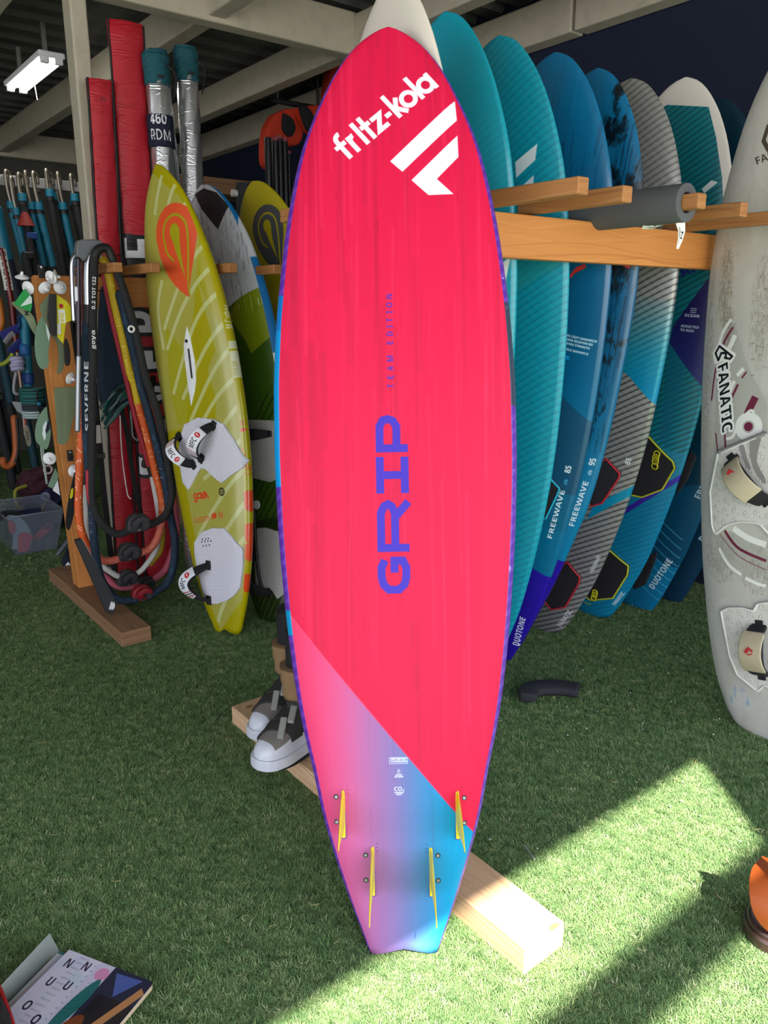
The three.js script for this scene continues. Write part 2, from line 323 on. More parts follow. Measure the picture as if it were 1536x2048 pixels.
structure('front_beam', beamG(8.6, .62, .12), M.cream, [-.3, -1.085, 3.06]);                   // front edge of the roof over the camera
{ // a pane-like door in the dark back wall
  const dm = std('#8f8b80', .7), d = structure('door_1', boxUV(box(1.0, 2.1, .05)), dm, [4.0 - .75, 9.17, 1.05]);
  for (const [x, y, h] of [[-.23, .55, .8], [.23, .55, .8], [-.23, -.45, .9], [.23, -.45, .9]]) part('door_panel', box(.36, h, .02, .008), dm, d).position.set(x, y, .03);
  part('door_handle', rod([.42, 0, .06], [.42, .12, .06], .01), M.steel, d);
}
{ // unseen sun blocker added in front of the roof edge, above and behind the camera: its bar and cloth make the streaks of sun on the turf
  const a = thing('sun_blocker', 'unseen front bar with an added cloth corner that shapes the sun streaks', 'sun_blocker', [-.3, -1.553, 2.75]);
  part('bar', box(8.4, .1, .1, .01), M.aluDull, a);
  for (const w of [-3.9, 4.1]) part('bracket', box(.04, .04, .42, .006).translate(w + .0, .02, -.24), M.aluDull, a);
  const q = [[1.54, -1.09], [1.25, -1.486], [1.2, -1.553], [3.9, -1.553], [3.9, -1.09]].map(([w, d]) => [w + .3, d + 1.553]);
  part('canvas', plate(q, .006, .001).rotateX(-Math.PI / 2), std('#6d6a61', .9), a);  // added cloth, its slanted edge shaped to end the sun streak
}
// turf pile: each copy is a tuft of leaning blades
{
  const blade = (a, h, w, lean, dx, dz) => { const c = Math.cos(a), s = Math.sin(a), p = [-w / 2, 0, w / 2, 0, -w * .36, h * .6, w * .36, h * .6, 0, h]; const pos = []; for (let i = 0; i < 5; i++) { const x = p[i * 2], y = p[i * 2 + 1], l = lean * (y / h) ** 1.5 * h; pos.push(dx + x * c + l * -s, y * (1 - .25 * (y / h) * lean), dz + x * s + l * c); } return pos; };
  const tuft = (n) => { const pos = [], idx = []; for (let k = 0; k < n; k++) { const o = pos.length / 3; pos.push(...blade(rr(0, 6.28), rr(.009, .017), rr(.0016, .0026), rr(.5, 1.5), rr(-.006, .006), rr(-.006, .006))); idx.push(o, o + 1, o + 2, o + 1, o + 3, o + 2, o + 2, o + 3, o + 4); } const g = new THREE.BufferGeometry(); g.setAttribute('position', new THREE.Float32BufferAttribute(pos, 3)); g.setIndex(idx); g.computeVertexNormals(); return g; };
  const spots = [], cosP = Math.cos(14.5 * Math.PI / 180), sinP = Math.sin(14.5 * Math.PI / 180);
  const add = (n, d0, d1) => { for (let i = 0; i < n; i++) { const x = rr(-3.6, 2.9), z = -rr(d0, d1), depth = -z * cosP + 1.5 * sinP; if (Math.abs(x) > depth * .51 + .7) continue; spots.push([x, z]); } };
  add(235000, .8, 2.6); add(150000, 2.6, 4.3); add(56000, 4.3, 7.5);
  const mat = std('#ffffff', .75, { side: THREE.DoubleSide }), cols = [['#62844c', 5], ['#74935a', 6], ['#4f6e42', 4], ['#8aa368', 3], ['#a5b57f', 1], ['#bfc298', .4]].flatMap(([c, n]) => Array(Math.ceil(n * 4)).fill(new THREE.Color(c)));
  const im = new THREE.InstancedMesh(tuft(9), mat, spots.length), m4 = new THREE.Matrix4(), q = new THREE.Quaternion(), up = V(0, 1, 0);
  spots.forEach(([x, z], i) => { const k = rr(.75, 1.25); m4.compose(V(x, -.001, z), q.setFromAxisAngle(up, rr(0, 6.28)), V(k, k * rr(.75, 1.1), k)); im.setMatrixAt(i, m4); im.setColorAt(i, pick(cols)); });
  im.name = 'turf_pile'; im.userData = { kind: 'stuff', label: 'short green plastic blades of the artificial turf', category: 'grass' }; im.castShadow = im.receiveShadow = true;
  scene.add(im);
}
// ---------- two timber racks: foot, post, rail and pegs ----------
function rack(o) {
  const t = thing('timber_rack', o.label, 'rack', [o.w, o.d, 0], 'timber board racks');
  part('foot', lumber(.14, .075, o.foot[1] - o.foot[0]).translate(0, .0375, -((o.foot[0] + o.foot[1]) / 2 - o.d)), o.footMat, t);
  part('post', lumber(o.pw ?? .09, o.top - .06, .1).rotateZ(o.tilt ?? 0).translate((o.px ?? 0), (o.top - .06) / 2 + .06, -o.postD), M.pine, t);
  part('rail', lumber(o.rail, o.rh, .045).translate(o.rail / 2 - (o.pw ? .1 : .06), o.top - o.rh / 2, .073 - o.postD), M.pine, t);
  for (const [w, d0, d1, y, s] of o.pegs) part('peg', lumber(s ?? .042, s ?? .042, d1 - d0).translate(w - o.w, y, -((d0 + d1) / 2 - o.d)), M.pineWorn, t);
  return t;
}
const rackA = rack({ label: 'near timber rack whose sunlit foot sticks out beside the red board', w: 1.24, d: 1.66, postD: .07, foot: [.97, 2.42], footMat: M.pineSunlit, top: 1.768, rh: .122, rail: 1.95, pegs: [[1.655, 1.32, 1.7, 1.797], [1.85, 1.33, 1.7, 1.795], [2.14, 1.29, 1.7, 1.797], [2.39, 1.3, 1.7, 1.793], [2.6, .93, 1.7, 1.785, .04], [1.43, 1.68, 2.36, 1.8]] });
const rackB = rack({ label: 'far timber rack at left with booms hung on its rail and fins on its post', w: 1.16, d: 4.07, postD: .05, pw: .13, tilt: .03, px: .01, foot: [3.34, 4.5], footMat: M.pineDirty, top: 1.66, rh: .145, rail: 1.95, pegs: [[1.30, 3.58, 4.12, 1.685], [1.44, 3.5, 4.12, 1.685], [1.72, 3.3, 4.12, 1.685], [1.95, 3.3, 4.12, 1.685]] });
// foam sleeve on a peg
{
  const t = thing('foam_sleeve', 'grey foam tube pushed over a peg of the near rack, with a torn paper label', 'foam tube', [2.14, 1.6, 1.797]);
  const sh = new THREE.Shape(); sh.absarc(0, 0, .05, 0, Math.PI * 2); const h = new THREE.Path(); h.absarc(0, 0, .031, 0, Math.PI * 2, true); sh.holes.push(h);
  part('tube', new THREE.ExtrudeGeometry(sh, { depth: .5, bevelEnabled: true, bevelSize: .003, bevelThickness: .003, bevelSegments: 2, curveSegments: 24 }).translate(0, 0, -.24), std('#57585c', .95), t);
  const label = tex(128, 128, (c) => { c.fillStyle = '#e9e7df'; c.fillRect(0, 0, 128, 128); c.fillStyle = '#15161a'; c.font = 'bold 60px sans-serif'; c.fillText('N', 40, 70); c.fillRect(20, 84, 90, 10); c.fillRect(30, 104, 50, 8); });
  const lm = std('#ffffff', .7, { map: label });
  part('paper_label', ribbon([V(-.01, -.052, .13), V(.012, -.054, .15), V(.03, -.05, .17), V(.045, -.036, .18)], V(0, .35, 1), .035, .0012), lm, t, 'torn white label lying on the tube');
  part('paper_label', ribbon([V(.004, -.052, .245), V(.006, -.075, .25), V(-.002, -.1, .253), V(-.008, -.125, .25)], V(1, 0, .5), (k) => .03 * (1 - .75 * k), .0012), lm, t, 'torn white label hanging below the tube');
}
// ---------- the red board in front ----------
const RED = '#d81745';
{
  const W = .588, L = 2.252;
  const front = boardTex(W, L, 900, (p, c) => {
    p.fill(RED);
    p.smear(170, '#7c1430', -.28, .28, 0, 2.2, .02, .6, .1); p.smear(120, '#9c1430', -.28, .28, 0, 2.2, .005, .4, .12); p.smear(120, '#ff4d6e', -.28, .28, 0, 2.2, .01, .7, .18); p.smear(14, '#4a0e1c', -.22, .2, 1.2, 2.1, .0015, .03, .8);
    p.smear(6, '#5a1a2a', -.12, .1, 1.95, 2.15, .004, .09, .35);
    const g = c.createLinearGradient(-.2, 0, .15, 0); g.addColorStop(0, '#dc4a7a'); g.addColorStop(.28, '#bb5f96'); g.addColorStop(.55, '#7d72ac'); g.addColorStop(.78, '#2f86bb'); g.addColorStop(.92, '#0092c4'); g.addColorStop(1, '#0090bf');
    const tail = [[-.3, .872], [.3, .132], [.3, -.02], [-.3, -.02]];
    p.poly(tail, g); p.line([[-.3, .874], [.3, .134]], '#e88aa8', .0016, .5);
    c.save(); c.beginPath(); tail.forEach((q, i) => (i ? c.lineTo(...q) : c.moveTo(...q))); c.clip();
    p.smear(160, '#5a4a7c', -.28, .28, 0, .8, .005, .3, .1);
    const g2 = c.createLinearGradient(-.28, 0, -.1, 0); g2.addColorStop(0, 'rgba(235,40,85,.75)'); g2.addColorStop(1, 'rgba(220,60,110,0)'); c.fillStyle = g2; c.fillRect(-.3, .3, .22, .6); c.restore();
    const Wh = '#eceaf4', u = .0475, ang = 40.2;
    p.strokes([[[.32, 0], [.32, 1.12]], { arc: [.6, 1.12, .28, Math.PI, Math.PI * .42, true] }, [[0, .86], [.66, .86]],
      [[.86, 0], [.86, 1.0]], { arc: [1.12, .62, .26, Math.PI, Math.PI * .45, true] }, [[1.48, 0], [1.48, 1.42]], [[1.94, 0], [1.94, 1.42]], [[1.66, .86], [2.26, .86]],
      [[2.34, .86], [2.92, .86], [2.36, .15], [2.98, .15]], [[3.06, .52], [3.42, .52]], [[3.64, 0], [3.64, 1.5]], [[4.12, 1.0], [3.76, .52], [4.16, 0]],
      { arc: [4.58, .5, .36, 0, 7] }, [[5.18, 0], [5.18, 1.5]], { arc: [5.74, .5, .36, 0, 7] }, [[6.12, 0], [6.12, 1.02]]], -.106, 1.901, u, ang, .255, Wh);
    p.poly([[.158, 2.057], [.161, 2.004], [.027, 1.874], [-.002, 1.901]], Wh); p.poly([[.161, 1.965], [.162, 1.91], [.109, 1.855], [.148, 1.817], [.088, 1.815], [.048, 1.853]], Wh);
    const P = '#4431b2'; let s = 1.352; for (const k of 'TEAM EDITION') { p.text(k, -.003, s, .0135, 90, P, {}); s += k === 'I' ? .0135 : k === ' ' ? .02 : .0205; }
    // GRIP, reading up the board: x along the letters, y their height
    const gl = [{ arc: [.045, .0375, .036, .35, Math.PI * 1.86] }, [[.083, .029], [.052, .029]]];
    p.strokes([[[.0795, .0585], [.062, .0665], [.040, .0665], [.022, .062], [.010, .05], [.010, .026], [.022, .013], [.040, .0085], [.062, .0085], [.078, .0165], [.078, .036], [.05, .036]],
      [[.108, 0], [.108, .0745]], [[.100, .066], [.19, .066], [.206, .058], [.211, .049], [.206, .041], [.19, .033], [.10, .033]], [[.178, .034], [.216, .001]],
      [[.236, .0085], [.322, .0085]], [[.236, .0665], [.322, .0665]], [[.279, .01], [.279, .065]],
      [[.342, 0], [.342, .0745]], [[.334, .066], [.394, .066], [.408, .058], [.411, .047], [.407, .035], [.394, .0265], [.34, .0265]]], .028, .868, 1, 90, .0185, P);
    const w2 = '#dfe6f2'; p.line([[-.027, .482], [.015, .482], [.015, .468], [-.027, .468], [-.027, .482]], w2, .0012); p.text('SAVE OUR SEAS', -.024, .477, .0034, 0, w2, { sx: 1.05 }); p.text('PLAYGROUNDS', -.024, .471, .0034, 0, w2, { sx: 1.1 });
    c.strokeStyle = w2; c.lineWidth = .001; c.beginPath(); c.arc(-.006, .447, .003, 0, 7); c.stroke(); p.line([[-.0085, .449], [-.006, .4545], [-.0035, .449]], w2, .001); p.text('MADE WITH', -.006, .4385, .002, 0, w2, { align: 'center' }); p.text('BIO RESIN', -.006, .434, .003, 0, w2, { align: 'center' });
    p.text('CO', -.018, .4025, .0095, 0, w2, { bold: false, sx: 1.1 }); p.text('2', .002, .4015, .006, 0, w2, { bold: false }); p.text('COMPENSATED', -.006, .397, .0022, 0, w2, { align: 'center' }); p.text('PRODUCT', -.006, .3925, .0022, 0, w2, { align: 'center' });
    for (const [x, s0, d] of [[-.138, .429, 1], [.131, .42, 1], [-.071, .289, 1], [.067, .284, -1]]) for (let k = 0; k < 3; k++) p.line([[x + d * .0095, s0 - .012 - k * .01], [x + d * .0125, s0 - .012 - k * .01]], '#2c1c3c', .0012);
  });
  const rail = boardTex(.62, L, 420, (p) => {
    p.fill('#5a2c9e'); p.stripes([[-.4, 0], [.4, 0], [.4, L], [-.4, L]], 30, .028, .4, '#7b4fc0', .55);
    p.poly([[-.4, 1.62], [-.2, 1.56], [-.2, 1.13], [-.4, 1.12]], '#0f74c4'); p.poly([[-.4, 1.5], [-.2, 1.5], [-.2, 1.13], [-.4, 1.12]], '#0a8fd6'); p.poly([[-.4, .83], [-.2, .83], [-.2, .77], [-.4, .77]], '#0a8fc6');
    p.poly([[.2, 1.56], [.4, 1.56], [.4, 1.31], [.2, 1.31]], '#323d55'); p.blots(70, '#d9d6e0', .25, .31, .8, 2, .0035, .9);
  });
  const b = board({
    name: 'surfboard', label: 'large red surfboard with four yellow fins leaning upright in front of everything', category: 'surfboard', T: [.997, 1.198, .004], N: [1.334, 1.69, 2.17], X: [1, 0, 0], W,
    out: [[0, .083], [.06, .104], [.118, .125], [.236, .163], [.34, .191], [.448, .2125], [.55, .2345], [.65, .251], [.77, .2655], [.874, .275], [1.0, .284], [1.126, .2895], [1.212, .2915], [1.337, .2915], [1.507, .284], [1.633, .272], [1.73, .26], [1.826, .244], [1.93, .221], [2.0, .198], [2.08, .1635], [2.14, .1325], [2.184, .102], [2.21, .0775], [2.228, .0555], [2.242, .033], [2.249, .017], [2.252, .003]],
    th: .1, n: 6, m: 2, stations: 120, sag: .022, notch: .016, seam: .945, noseThin: 3, front: phys('#ffffff', .55, { map: front, specularIntensity: .45 }), hull: phys('#ffffff', .35, { map: rail }), faceName: 'bottom', faceLabel: 'red bottom face with white lettering', hullName: 'rail', hullLabel: 'purple rail with blue sections',
  });
  const fm = phys('#ecd800', .4, { clearcoat: .3 }), boxM = std('#3b22b0', .5), hole = std('#0d0d10', .5);
  // fins: base x, base front s, base length, height, rake, cant
  for (const [x, s0, len, h, back, cant, sx] of [[-.138, .408, .108, .098, .012, -.07, -1], [.131, .401, .108, .098, .012, .07, 1], [-.071, .268, .108, .142, .03, -.045, -1], [.067, .264, .108, .142, .03, .02, 1]]) {
    const z0 = b.at(x, s0 - len / 2);
    const f = new THREE.Group(); f.name = 'fin'; f.position.set(x, s0, z0); f.rotation.y = cant; b.root.add(f);
    // profile in (s, height), given as leading and trailing edges, with a foil section
    const pos = [], idx = [], rows = 14, cols = 9;
    for (let i = 0; i <= rows; i++) {
      const t = i / rows, lead = -(.92 * len) * t ** 1.7 - back * t ** 3 * .6, trail = -len - back * (t - .9 * t * t) * .4 + (t > 0 ? len * .1 * t * (1 - t) * 2 : 0), tr = Math.min(trail, lead - .002 - .006 * (1 - t));
      for (let j = 0; j <= cols * 2; j++) { const u = j <= cols ? j / cols : 2 - j / cols, sg = j <= cols ? 1 : -1, th = .0048 * (1 - .75 * t) * Math.sqrt(Math.max(0, u)) * (1 - u) ** .7 * 2.2; pos.push(sg * th, lead + (tr - lead) * u, h * t); }
    }
    const m1 = cols * 2 + 1; for (let i = 0; i < rows; i++) for (let j = 0; j < m1 - 1; j++) { const a = i * m1 + j; idx.push(a, a + m1, a + 1, a + 1, a + m1, a + m1 + 1); }
    const g = new THREE.BufferGeometry(); g.setAttribute('position', new THREE.Float32BufferAttribute(pos, 3)); g.setIndex(idx); g.computeVertexNormals(); const fmat = fm; fmat.side = THREE.DoubleSide;
    part('blade', g, fmat, f); part('base', box(.009, len + .012, .006, .002).translate(0, -len / 2 - .002, .001), fm, f);
    part('fin_box', box(.0105, .14, .004, .0015).translate(x, s0 - .049, z0 - .0008), boxM, b.root, 'purple fin box');
    for (const k of [.02, .081]) { const w = part('screw_well', cyl(.006, .006, .004, 18).rotateX(Math.PI / 2).translate(x + sx * .0165, s0 - k, b.at(x + sx * .0165, s0 - k) - .0012), hole, b.root); part('screw', cyl(.0036, .0036, .003, 12).rotateX(Math.PI / 2).translate(x + sx * .0165, s0 - k, b.at(x + sx * .0165, s0 - k) + .0002), M.steel, w); }
  }
}
// ---------- boards standing in the near rack ----------
const NEAR = [ST, 0, CT];
const OUT = [[0, .085], [.03, .1], [.08, .12], [.23, .166], [.39, .21], [.63, .252], [.78, .272], [.97, .291], [1.16, .301], [1.4, .305], [1.6, .301], [1.75, .291], [1.95, .262], [2.1, .216], [2.2, .17], [2.28, .115], [2.33, .062], [2.345, .032], [2.352, .004]];
const scaled = (L, k = 1, tail = 1) => OUT.map(([s, w], i) => [s * L / 2.352, w * k * lerp(tail, 1, Math.min(1, s / .8))]);
const gloss = (map, r = .4, cc = .18) => phys('#ffffff', r, { map, clearcoat: cc, clearcoatRoughness: .2 });
const RACKED = 'boards standing side by side in the near rack';
const full = (L) => [[-.4, -.1], [.4, -.1], [.4, L + .1], [-.4, L + .1]];
const padTex = tex(128, 128, (c) => { c.fillStyle = '#808080'; c.fillRect(0, 0, 128, 128); c.strokeStyle = '#202020'; c.lineWidth = 9; for (let i = -1; i < 5; i++) { c.beginPath(); c.moveTo(i * 32, 0); c.lineTo(i * 32 + 64, 128); c.moveTo(i * 32 + 64, 0); c.lineTo(i * 32, 128); c.stroke(); } }, 1 / .06, 1 / .075, false);
const padBlack = std('#232127', .85, { bumpMap: padTex, bumpScale: .0025 }), padWhite = std('#d5d3de', .8, { bumpMap: padTex, bumpScale: .0025 }), padGrey = std('#a9a6a2', .85, { bumpMap: padTex, bumpScale: .0025 });
// white nose right behind the red board
{
  const L = 2.4, m = phys('#e4dfd9', .38, { map: boardTex(.62, L, 260, (p) => { p.fill('#ece7e2'); p.smear(40, '#b8b0a6', -.3, .3, 0, 2.3, .004, .2, .2); }) });
  board({ name: 'windsurf_board', label: 'plain white board whose nose rises behind the tip of the red board', group: RACKED, T: [1.60, 2.16, 0], N: [1.40, 1.74, 2.31], X: NEAR, out: scaled(L, .94), th: .12, n: 2.7, front: m });
}
const turq = '#0795ac', turqD = '#067c93', turqL = '#16a9bf';
{ // plain turquoise
  const L = 2.37, m = gloss(boardTex(.68, L, 420, (p) => { p.fill(turq); p.stripes([[-.4, .4], [.4, .4], [.4, 2.1], [-.4, 2.0]], 35, .021, .45, turqL, .35); p.poly([[.3, 1.62], [.31, 1.7], [.24, 1.63], [.23, 1.56]], '#e9edf0'); }), .3, .3);
  board({ name: 'windsurf_board', label: 'plain turquoise board, first of the two bright turquoise ones from the red board', group: RACKED, T: [1.95, 2.2, .0], N: [1.76, 1.95, 2.36], X: NEAR, W: .68, out: scaled(L, 1.07), th: .125, n: 2.5, front: m });
}
{ // striped turquoise with the white chevrons
  const L = 2.37, m = gloss(boardTex(.68, L, 620, (p) => {
    p.fill(turq); p.stripes(full(L), 35, .0215, .5, turqD, .6); p.stripes(full(L), 35, .0215, .14, '#4cc4d2', .4); p.stripes(full(L), -38, .03, .5, '#39b6c6', .12);
    p.poly([[-.1, 1.58], [.31, 1.78], [.31, 1.7], [-.1, 1.42]], '#2f9d9a', .5);
    p.poly([[0.117,2],[0.197,2.051],[0.195,2.004],[0.126,1.953]], '#e8eef2'); p.poly([[0.143,1.923],[0.195,1.961],[0.196,1.904],[0.147,1.881]], '#dfe7ee');
    p.text('FANATIC', .19, .1, .045, 72, '#e6eef4', { slant: .2 });
  }));
  board({ name: 'windsurf_board', label: 'turquoise board with woven diagonal stripes and white chevron marks', group: RACKED, T: [2.20, 2.2, 0], N: [1.99, 1.95, 2.34], X: NEAR, W: .68, out: scaled(L, 1.1), th: .125, n: 2.5, front: m });
}
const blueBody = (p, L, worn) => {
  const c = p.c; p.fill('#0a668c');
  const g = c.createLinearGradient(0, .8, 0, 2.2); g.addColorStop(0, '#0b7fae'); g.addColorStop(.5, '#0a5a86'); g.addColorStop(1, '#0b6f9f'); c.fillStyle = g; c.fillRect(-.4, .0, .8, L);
  p.smear(160, '#0a4770', -.3, .3, 0, 2.2, .012, .35, .22); p.smear(90, '#1b93c0', -.3, .3, 0, 2.2, .01, .3, .2);
  if (worn) { p.scuff(7, '#090d14', .1, .2, 2.08, 2.26, .022, 1); p.scuff(8, '#090d14', .12, .22, 1.72, 1.98, .024, 1); p.scuff(12, '#12161c', .2, .29, 1.7, 2.1, .014, .9); p.scuff(6, '#090d14', .18, .26, 1.45, 1.65, .012, .8); p.smear(420, '#10151d', .14, .31, 1.0, 2.1, .004, .16, .5); p.scuff(8, '#10151d', .16, .29, 1.1, 1.5, .01, .7); p.smear(34, '#3a2a2a', .17, .26, 1.1, 1.9, .009, .25, .5); p.smear(30, '#6a8fa8', .24, .3, 1.6, 2.1, .004, .2, .5); }
  else { p.smear(26, '#4a5a66', .2, .28, 1.7, 2.15, .005, .1, .5); p.smear(24, '#0b2a45', .05, .28, 1.5, 2.1, .012, .16, .4); }
};
{
  const L = 2.36, m = gloss(boardTex(.68, L, 700, (p) => {
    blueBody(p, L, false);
    p.poly([[-.4, 1.06], ...[[0.192,1.253],[0.339,1.152]], [.4, .95], [.4, .7], [-.4, .7]], '#1d4d6e', .9); p.poly([[-.4, .86], [.4, .86], [.4, .1], [-.4, .1]], '#0a6a90', .8);
    p.poly([[-.4, .62], ...[[0.132,0.533],[0.258,0.486]], [.4, .3], [.4, 0], [-.4, 0]], '#2a12a4');
    p.poly([[0.193,1.663],[0.196,1.647],[0.21,1.667],[0.232,1.679],[0.252,1.692],[0.244,1.702],[0.213,1.689]], '#e0352c');
    const q = [[0.209,1.452],[0.212,1.438],[0.212,1.424],[0.213,1.403],[0.211,1.384]]; ['ULTRA LIGHT SANDWICH', 'CARBON REINFORCED', 'INNEGRA STRENGTH'].forEach((s, i) => p.text(s, q[i][0] - .02, q[i][1], .008, -4, '#dce8f2')); p.text('DOUBLE SANDWICH', q[3][0] - .02, q[3][1], .008, -4, '#dce8f2'); p.poly([[q[4][0] - .03, q[4][1]], [q[4][0] + .02, q[4][1] - .002], [q[4][0] + .02, q[4][1] - .016], [q[4][0] - .03, q[4][1] - .014]], '#1796d4');
    const a = [[.25, .66], [.294, 1.0]]; const ang = Math.atan2(a[1][1] - a[0][1], a[1][0] - a[0][0]) * 180 / Math.PI;
    p.text('FREEWAVE', ...a[0], .0185, ang, '#e9eef3', { slant: .12, sx: 1.68 }); p.text('sls', lerp(a[0][0], a[1][0], .7), lerp(a[0][1], a[1][1], .7), .013, ang, '#57b8e6'); p.text('85', lerp(a[0][0], a[1][0], .84), lerp(a[0][1], a[1][1], .84), .021, ang, '#f2f5f8', { slant: .15 });
    const d = [[.165, .17], [.215, .37]]; p.text('DUOTONE', d[0][0] - .02, d[0][1] - .06, .024, Math.atan2(d[1][1] - d[0][1], d[1][0] - d[0][0]) * 180 / Math.PI + 4, '#eef0f6');
  }), .3, .35);
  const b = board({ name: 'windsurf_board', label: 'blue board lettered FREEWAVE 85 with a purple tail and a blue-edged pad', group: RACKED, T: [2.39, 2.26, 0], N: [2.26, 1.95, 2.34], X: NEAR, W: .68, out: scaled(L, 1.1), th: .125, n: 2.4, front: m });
  pad(b, [[0.186,0.937],[0.262,0.883],[0.256,0.857],[0.223,0.747],[0.165,0.715],[0.089,0.737],[0.093,0.899]], padBlack, { trim: std('#19a6c4', .6) });
}
{
  const L = 2.35, m = gloss(boardTex(.68, L, 700, (p) => {
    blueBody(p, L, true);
    p.poly([[-.4, .66], ...[[0.206,0.518],[0.265,0.496]], [.4, .3], [.4, 0], [-.4, 0]], '#2a12a4');
    p.poly([[0.261,1.707],[0.284,1.701],[0.285,1.715],[0.263,1.717]], '#e0352c');
    const a = [[.249, .68], [.294, 1.0]], ang = Math.atan2(a[1][1] - a[0][1], a[1][0] - a[0][0]) * 180 / Math.PI;
    p.text('FREEWAVE', ...a[0], .0185, ang, '#e9eef3', { slant: .12, sx: 1.62 }); p.text('sls', lerp(a[0][0], a[1][0], .7), lerp(a[0][1], a[1][1], .73), .013, ang, '#c8dff0'); p.text('95', lerp(a[0][0], a[1][0], .84), lerp(a[0][1], a[1][1], .86), .021, ang, '#f2f5f8', { slant: .15 });
    const d = [[.098, .12], [.15, .32]]; p.text('DUOTONE', d[0][0], d[0][1], .024, Math.atan2(d[1][1] - d[0][1], d[1][0] - d[0][0]) * 180 / Math.PI, '#eef0f6', { sx: 1.3 });
  }), .32, .35);
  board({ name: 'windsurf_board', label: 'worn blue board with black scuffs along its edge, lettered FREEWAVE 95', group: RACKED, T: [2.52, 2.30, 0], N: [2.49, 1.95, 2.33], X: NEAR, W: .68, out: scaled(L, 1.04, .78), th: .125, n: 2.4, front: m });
}
{ // silver
  const L = 2.35, m = phys('#ffffff', .3, { metalness: .25, clearcoat: .5, clearcoatRoughness: .15, map: boardTex(.68, L, 700, (p, c) => {
    p.fill('#9a9997'); p.stripes(full(L), 35, .0215, .52, '#454546', .85); p.stripes(full(L), 35, .0215, .16, '#dcdcdb', .6); p.stripes(full(L), -38, .028, .5, '#c4c4c4', .12);
    p.poly([[-.4, 1.95], [.4, 1.95], [.4, 2.4], [-.4, 2.4]], '#a5a19d', .42); p.poly([[-.4, 1.55], [.4, 1.75], [.4, 1.72], [-.4, 1.5]], '#a9a6a2', .2);
    const bl = [[0.208,1.311],[0.228,1.285],[0.364,1.173],[0.376,1.33]], band = [[-.4, 1.6], [.4, 1.6], [.4, bl[2][1] - .1], bl[2], bl[1], [-.4, bl[1][1] + .35]];
    c.save(); c.beginPath(); band.forEach((q, i) => (i ? c.lineTo(...q) : c.moveTo(...q))); c.closePath(); c.clip();
    const g = c.createLinearGradient(0, 1.62, 0, 1.22); g.addColorStop(0, 'rgba(8,150,185,0)'); g.addColorStop(.6, 'rgba(6,150,190,.8)'); g.addColorStop(1, 'rgba(0,150,205,1)'); c.fillStyle = g; c.fillRect(-.4, .6, .8, 1.1); c.restore();
    p.poly([[0.089,0.615],[0.152,0.65],[0.169,0.715],[0.345,0.874],[0.358,0.891],[0.344,0.832],[0.164,0.657],[0.093,0.597]], '#0a97c2');
    p.text('FANATIC', ...[.098, .07], .02, 66, '#f3f4f6', { slant: .2, sx: 1 }); p.text('FREEWAVE', ...[.212, .4], .014, 76, '#e9eaec', { slant: .1 });
    p.text('85', ...[.288, .93], .02, 82, '#f1f3f5');
  }) });
  const b = board({ name: 'windsurf_board', label: 'silver board with dark diagonal carbon stripes and red-edged black pads', group: RACKED, T: [2.78, 2.29, 0], N: [2.69, 1.95, 2.33], X: NEAR, W: .68, out: scaled(L, 1.11, .95), th: .12, n: 2.5, skew: -.035, front: m });
  const tr = std('#c02738', .6);
  pad(b, [[0.195,0.936],[0.262,0.891],[0.26,0.868],[0.211,0.743],[0.164,0.713],[0.104,0.755],[0.141,0.905]], padBlack, { trim: tr }); pad(b, [[0.096,0.415],[0.165,0.369],[0.165,0.339],[0.115,0.192],[0.045,0.147],[-0.024,0.189],[0.025,0.37]], padBlack, { trim: tr });
}
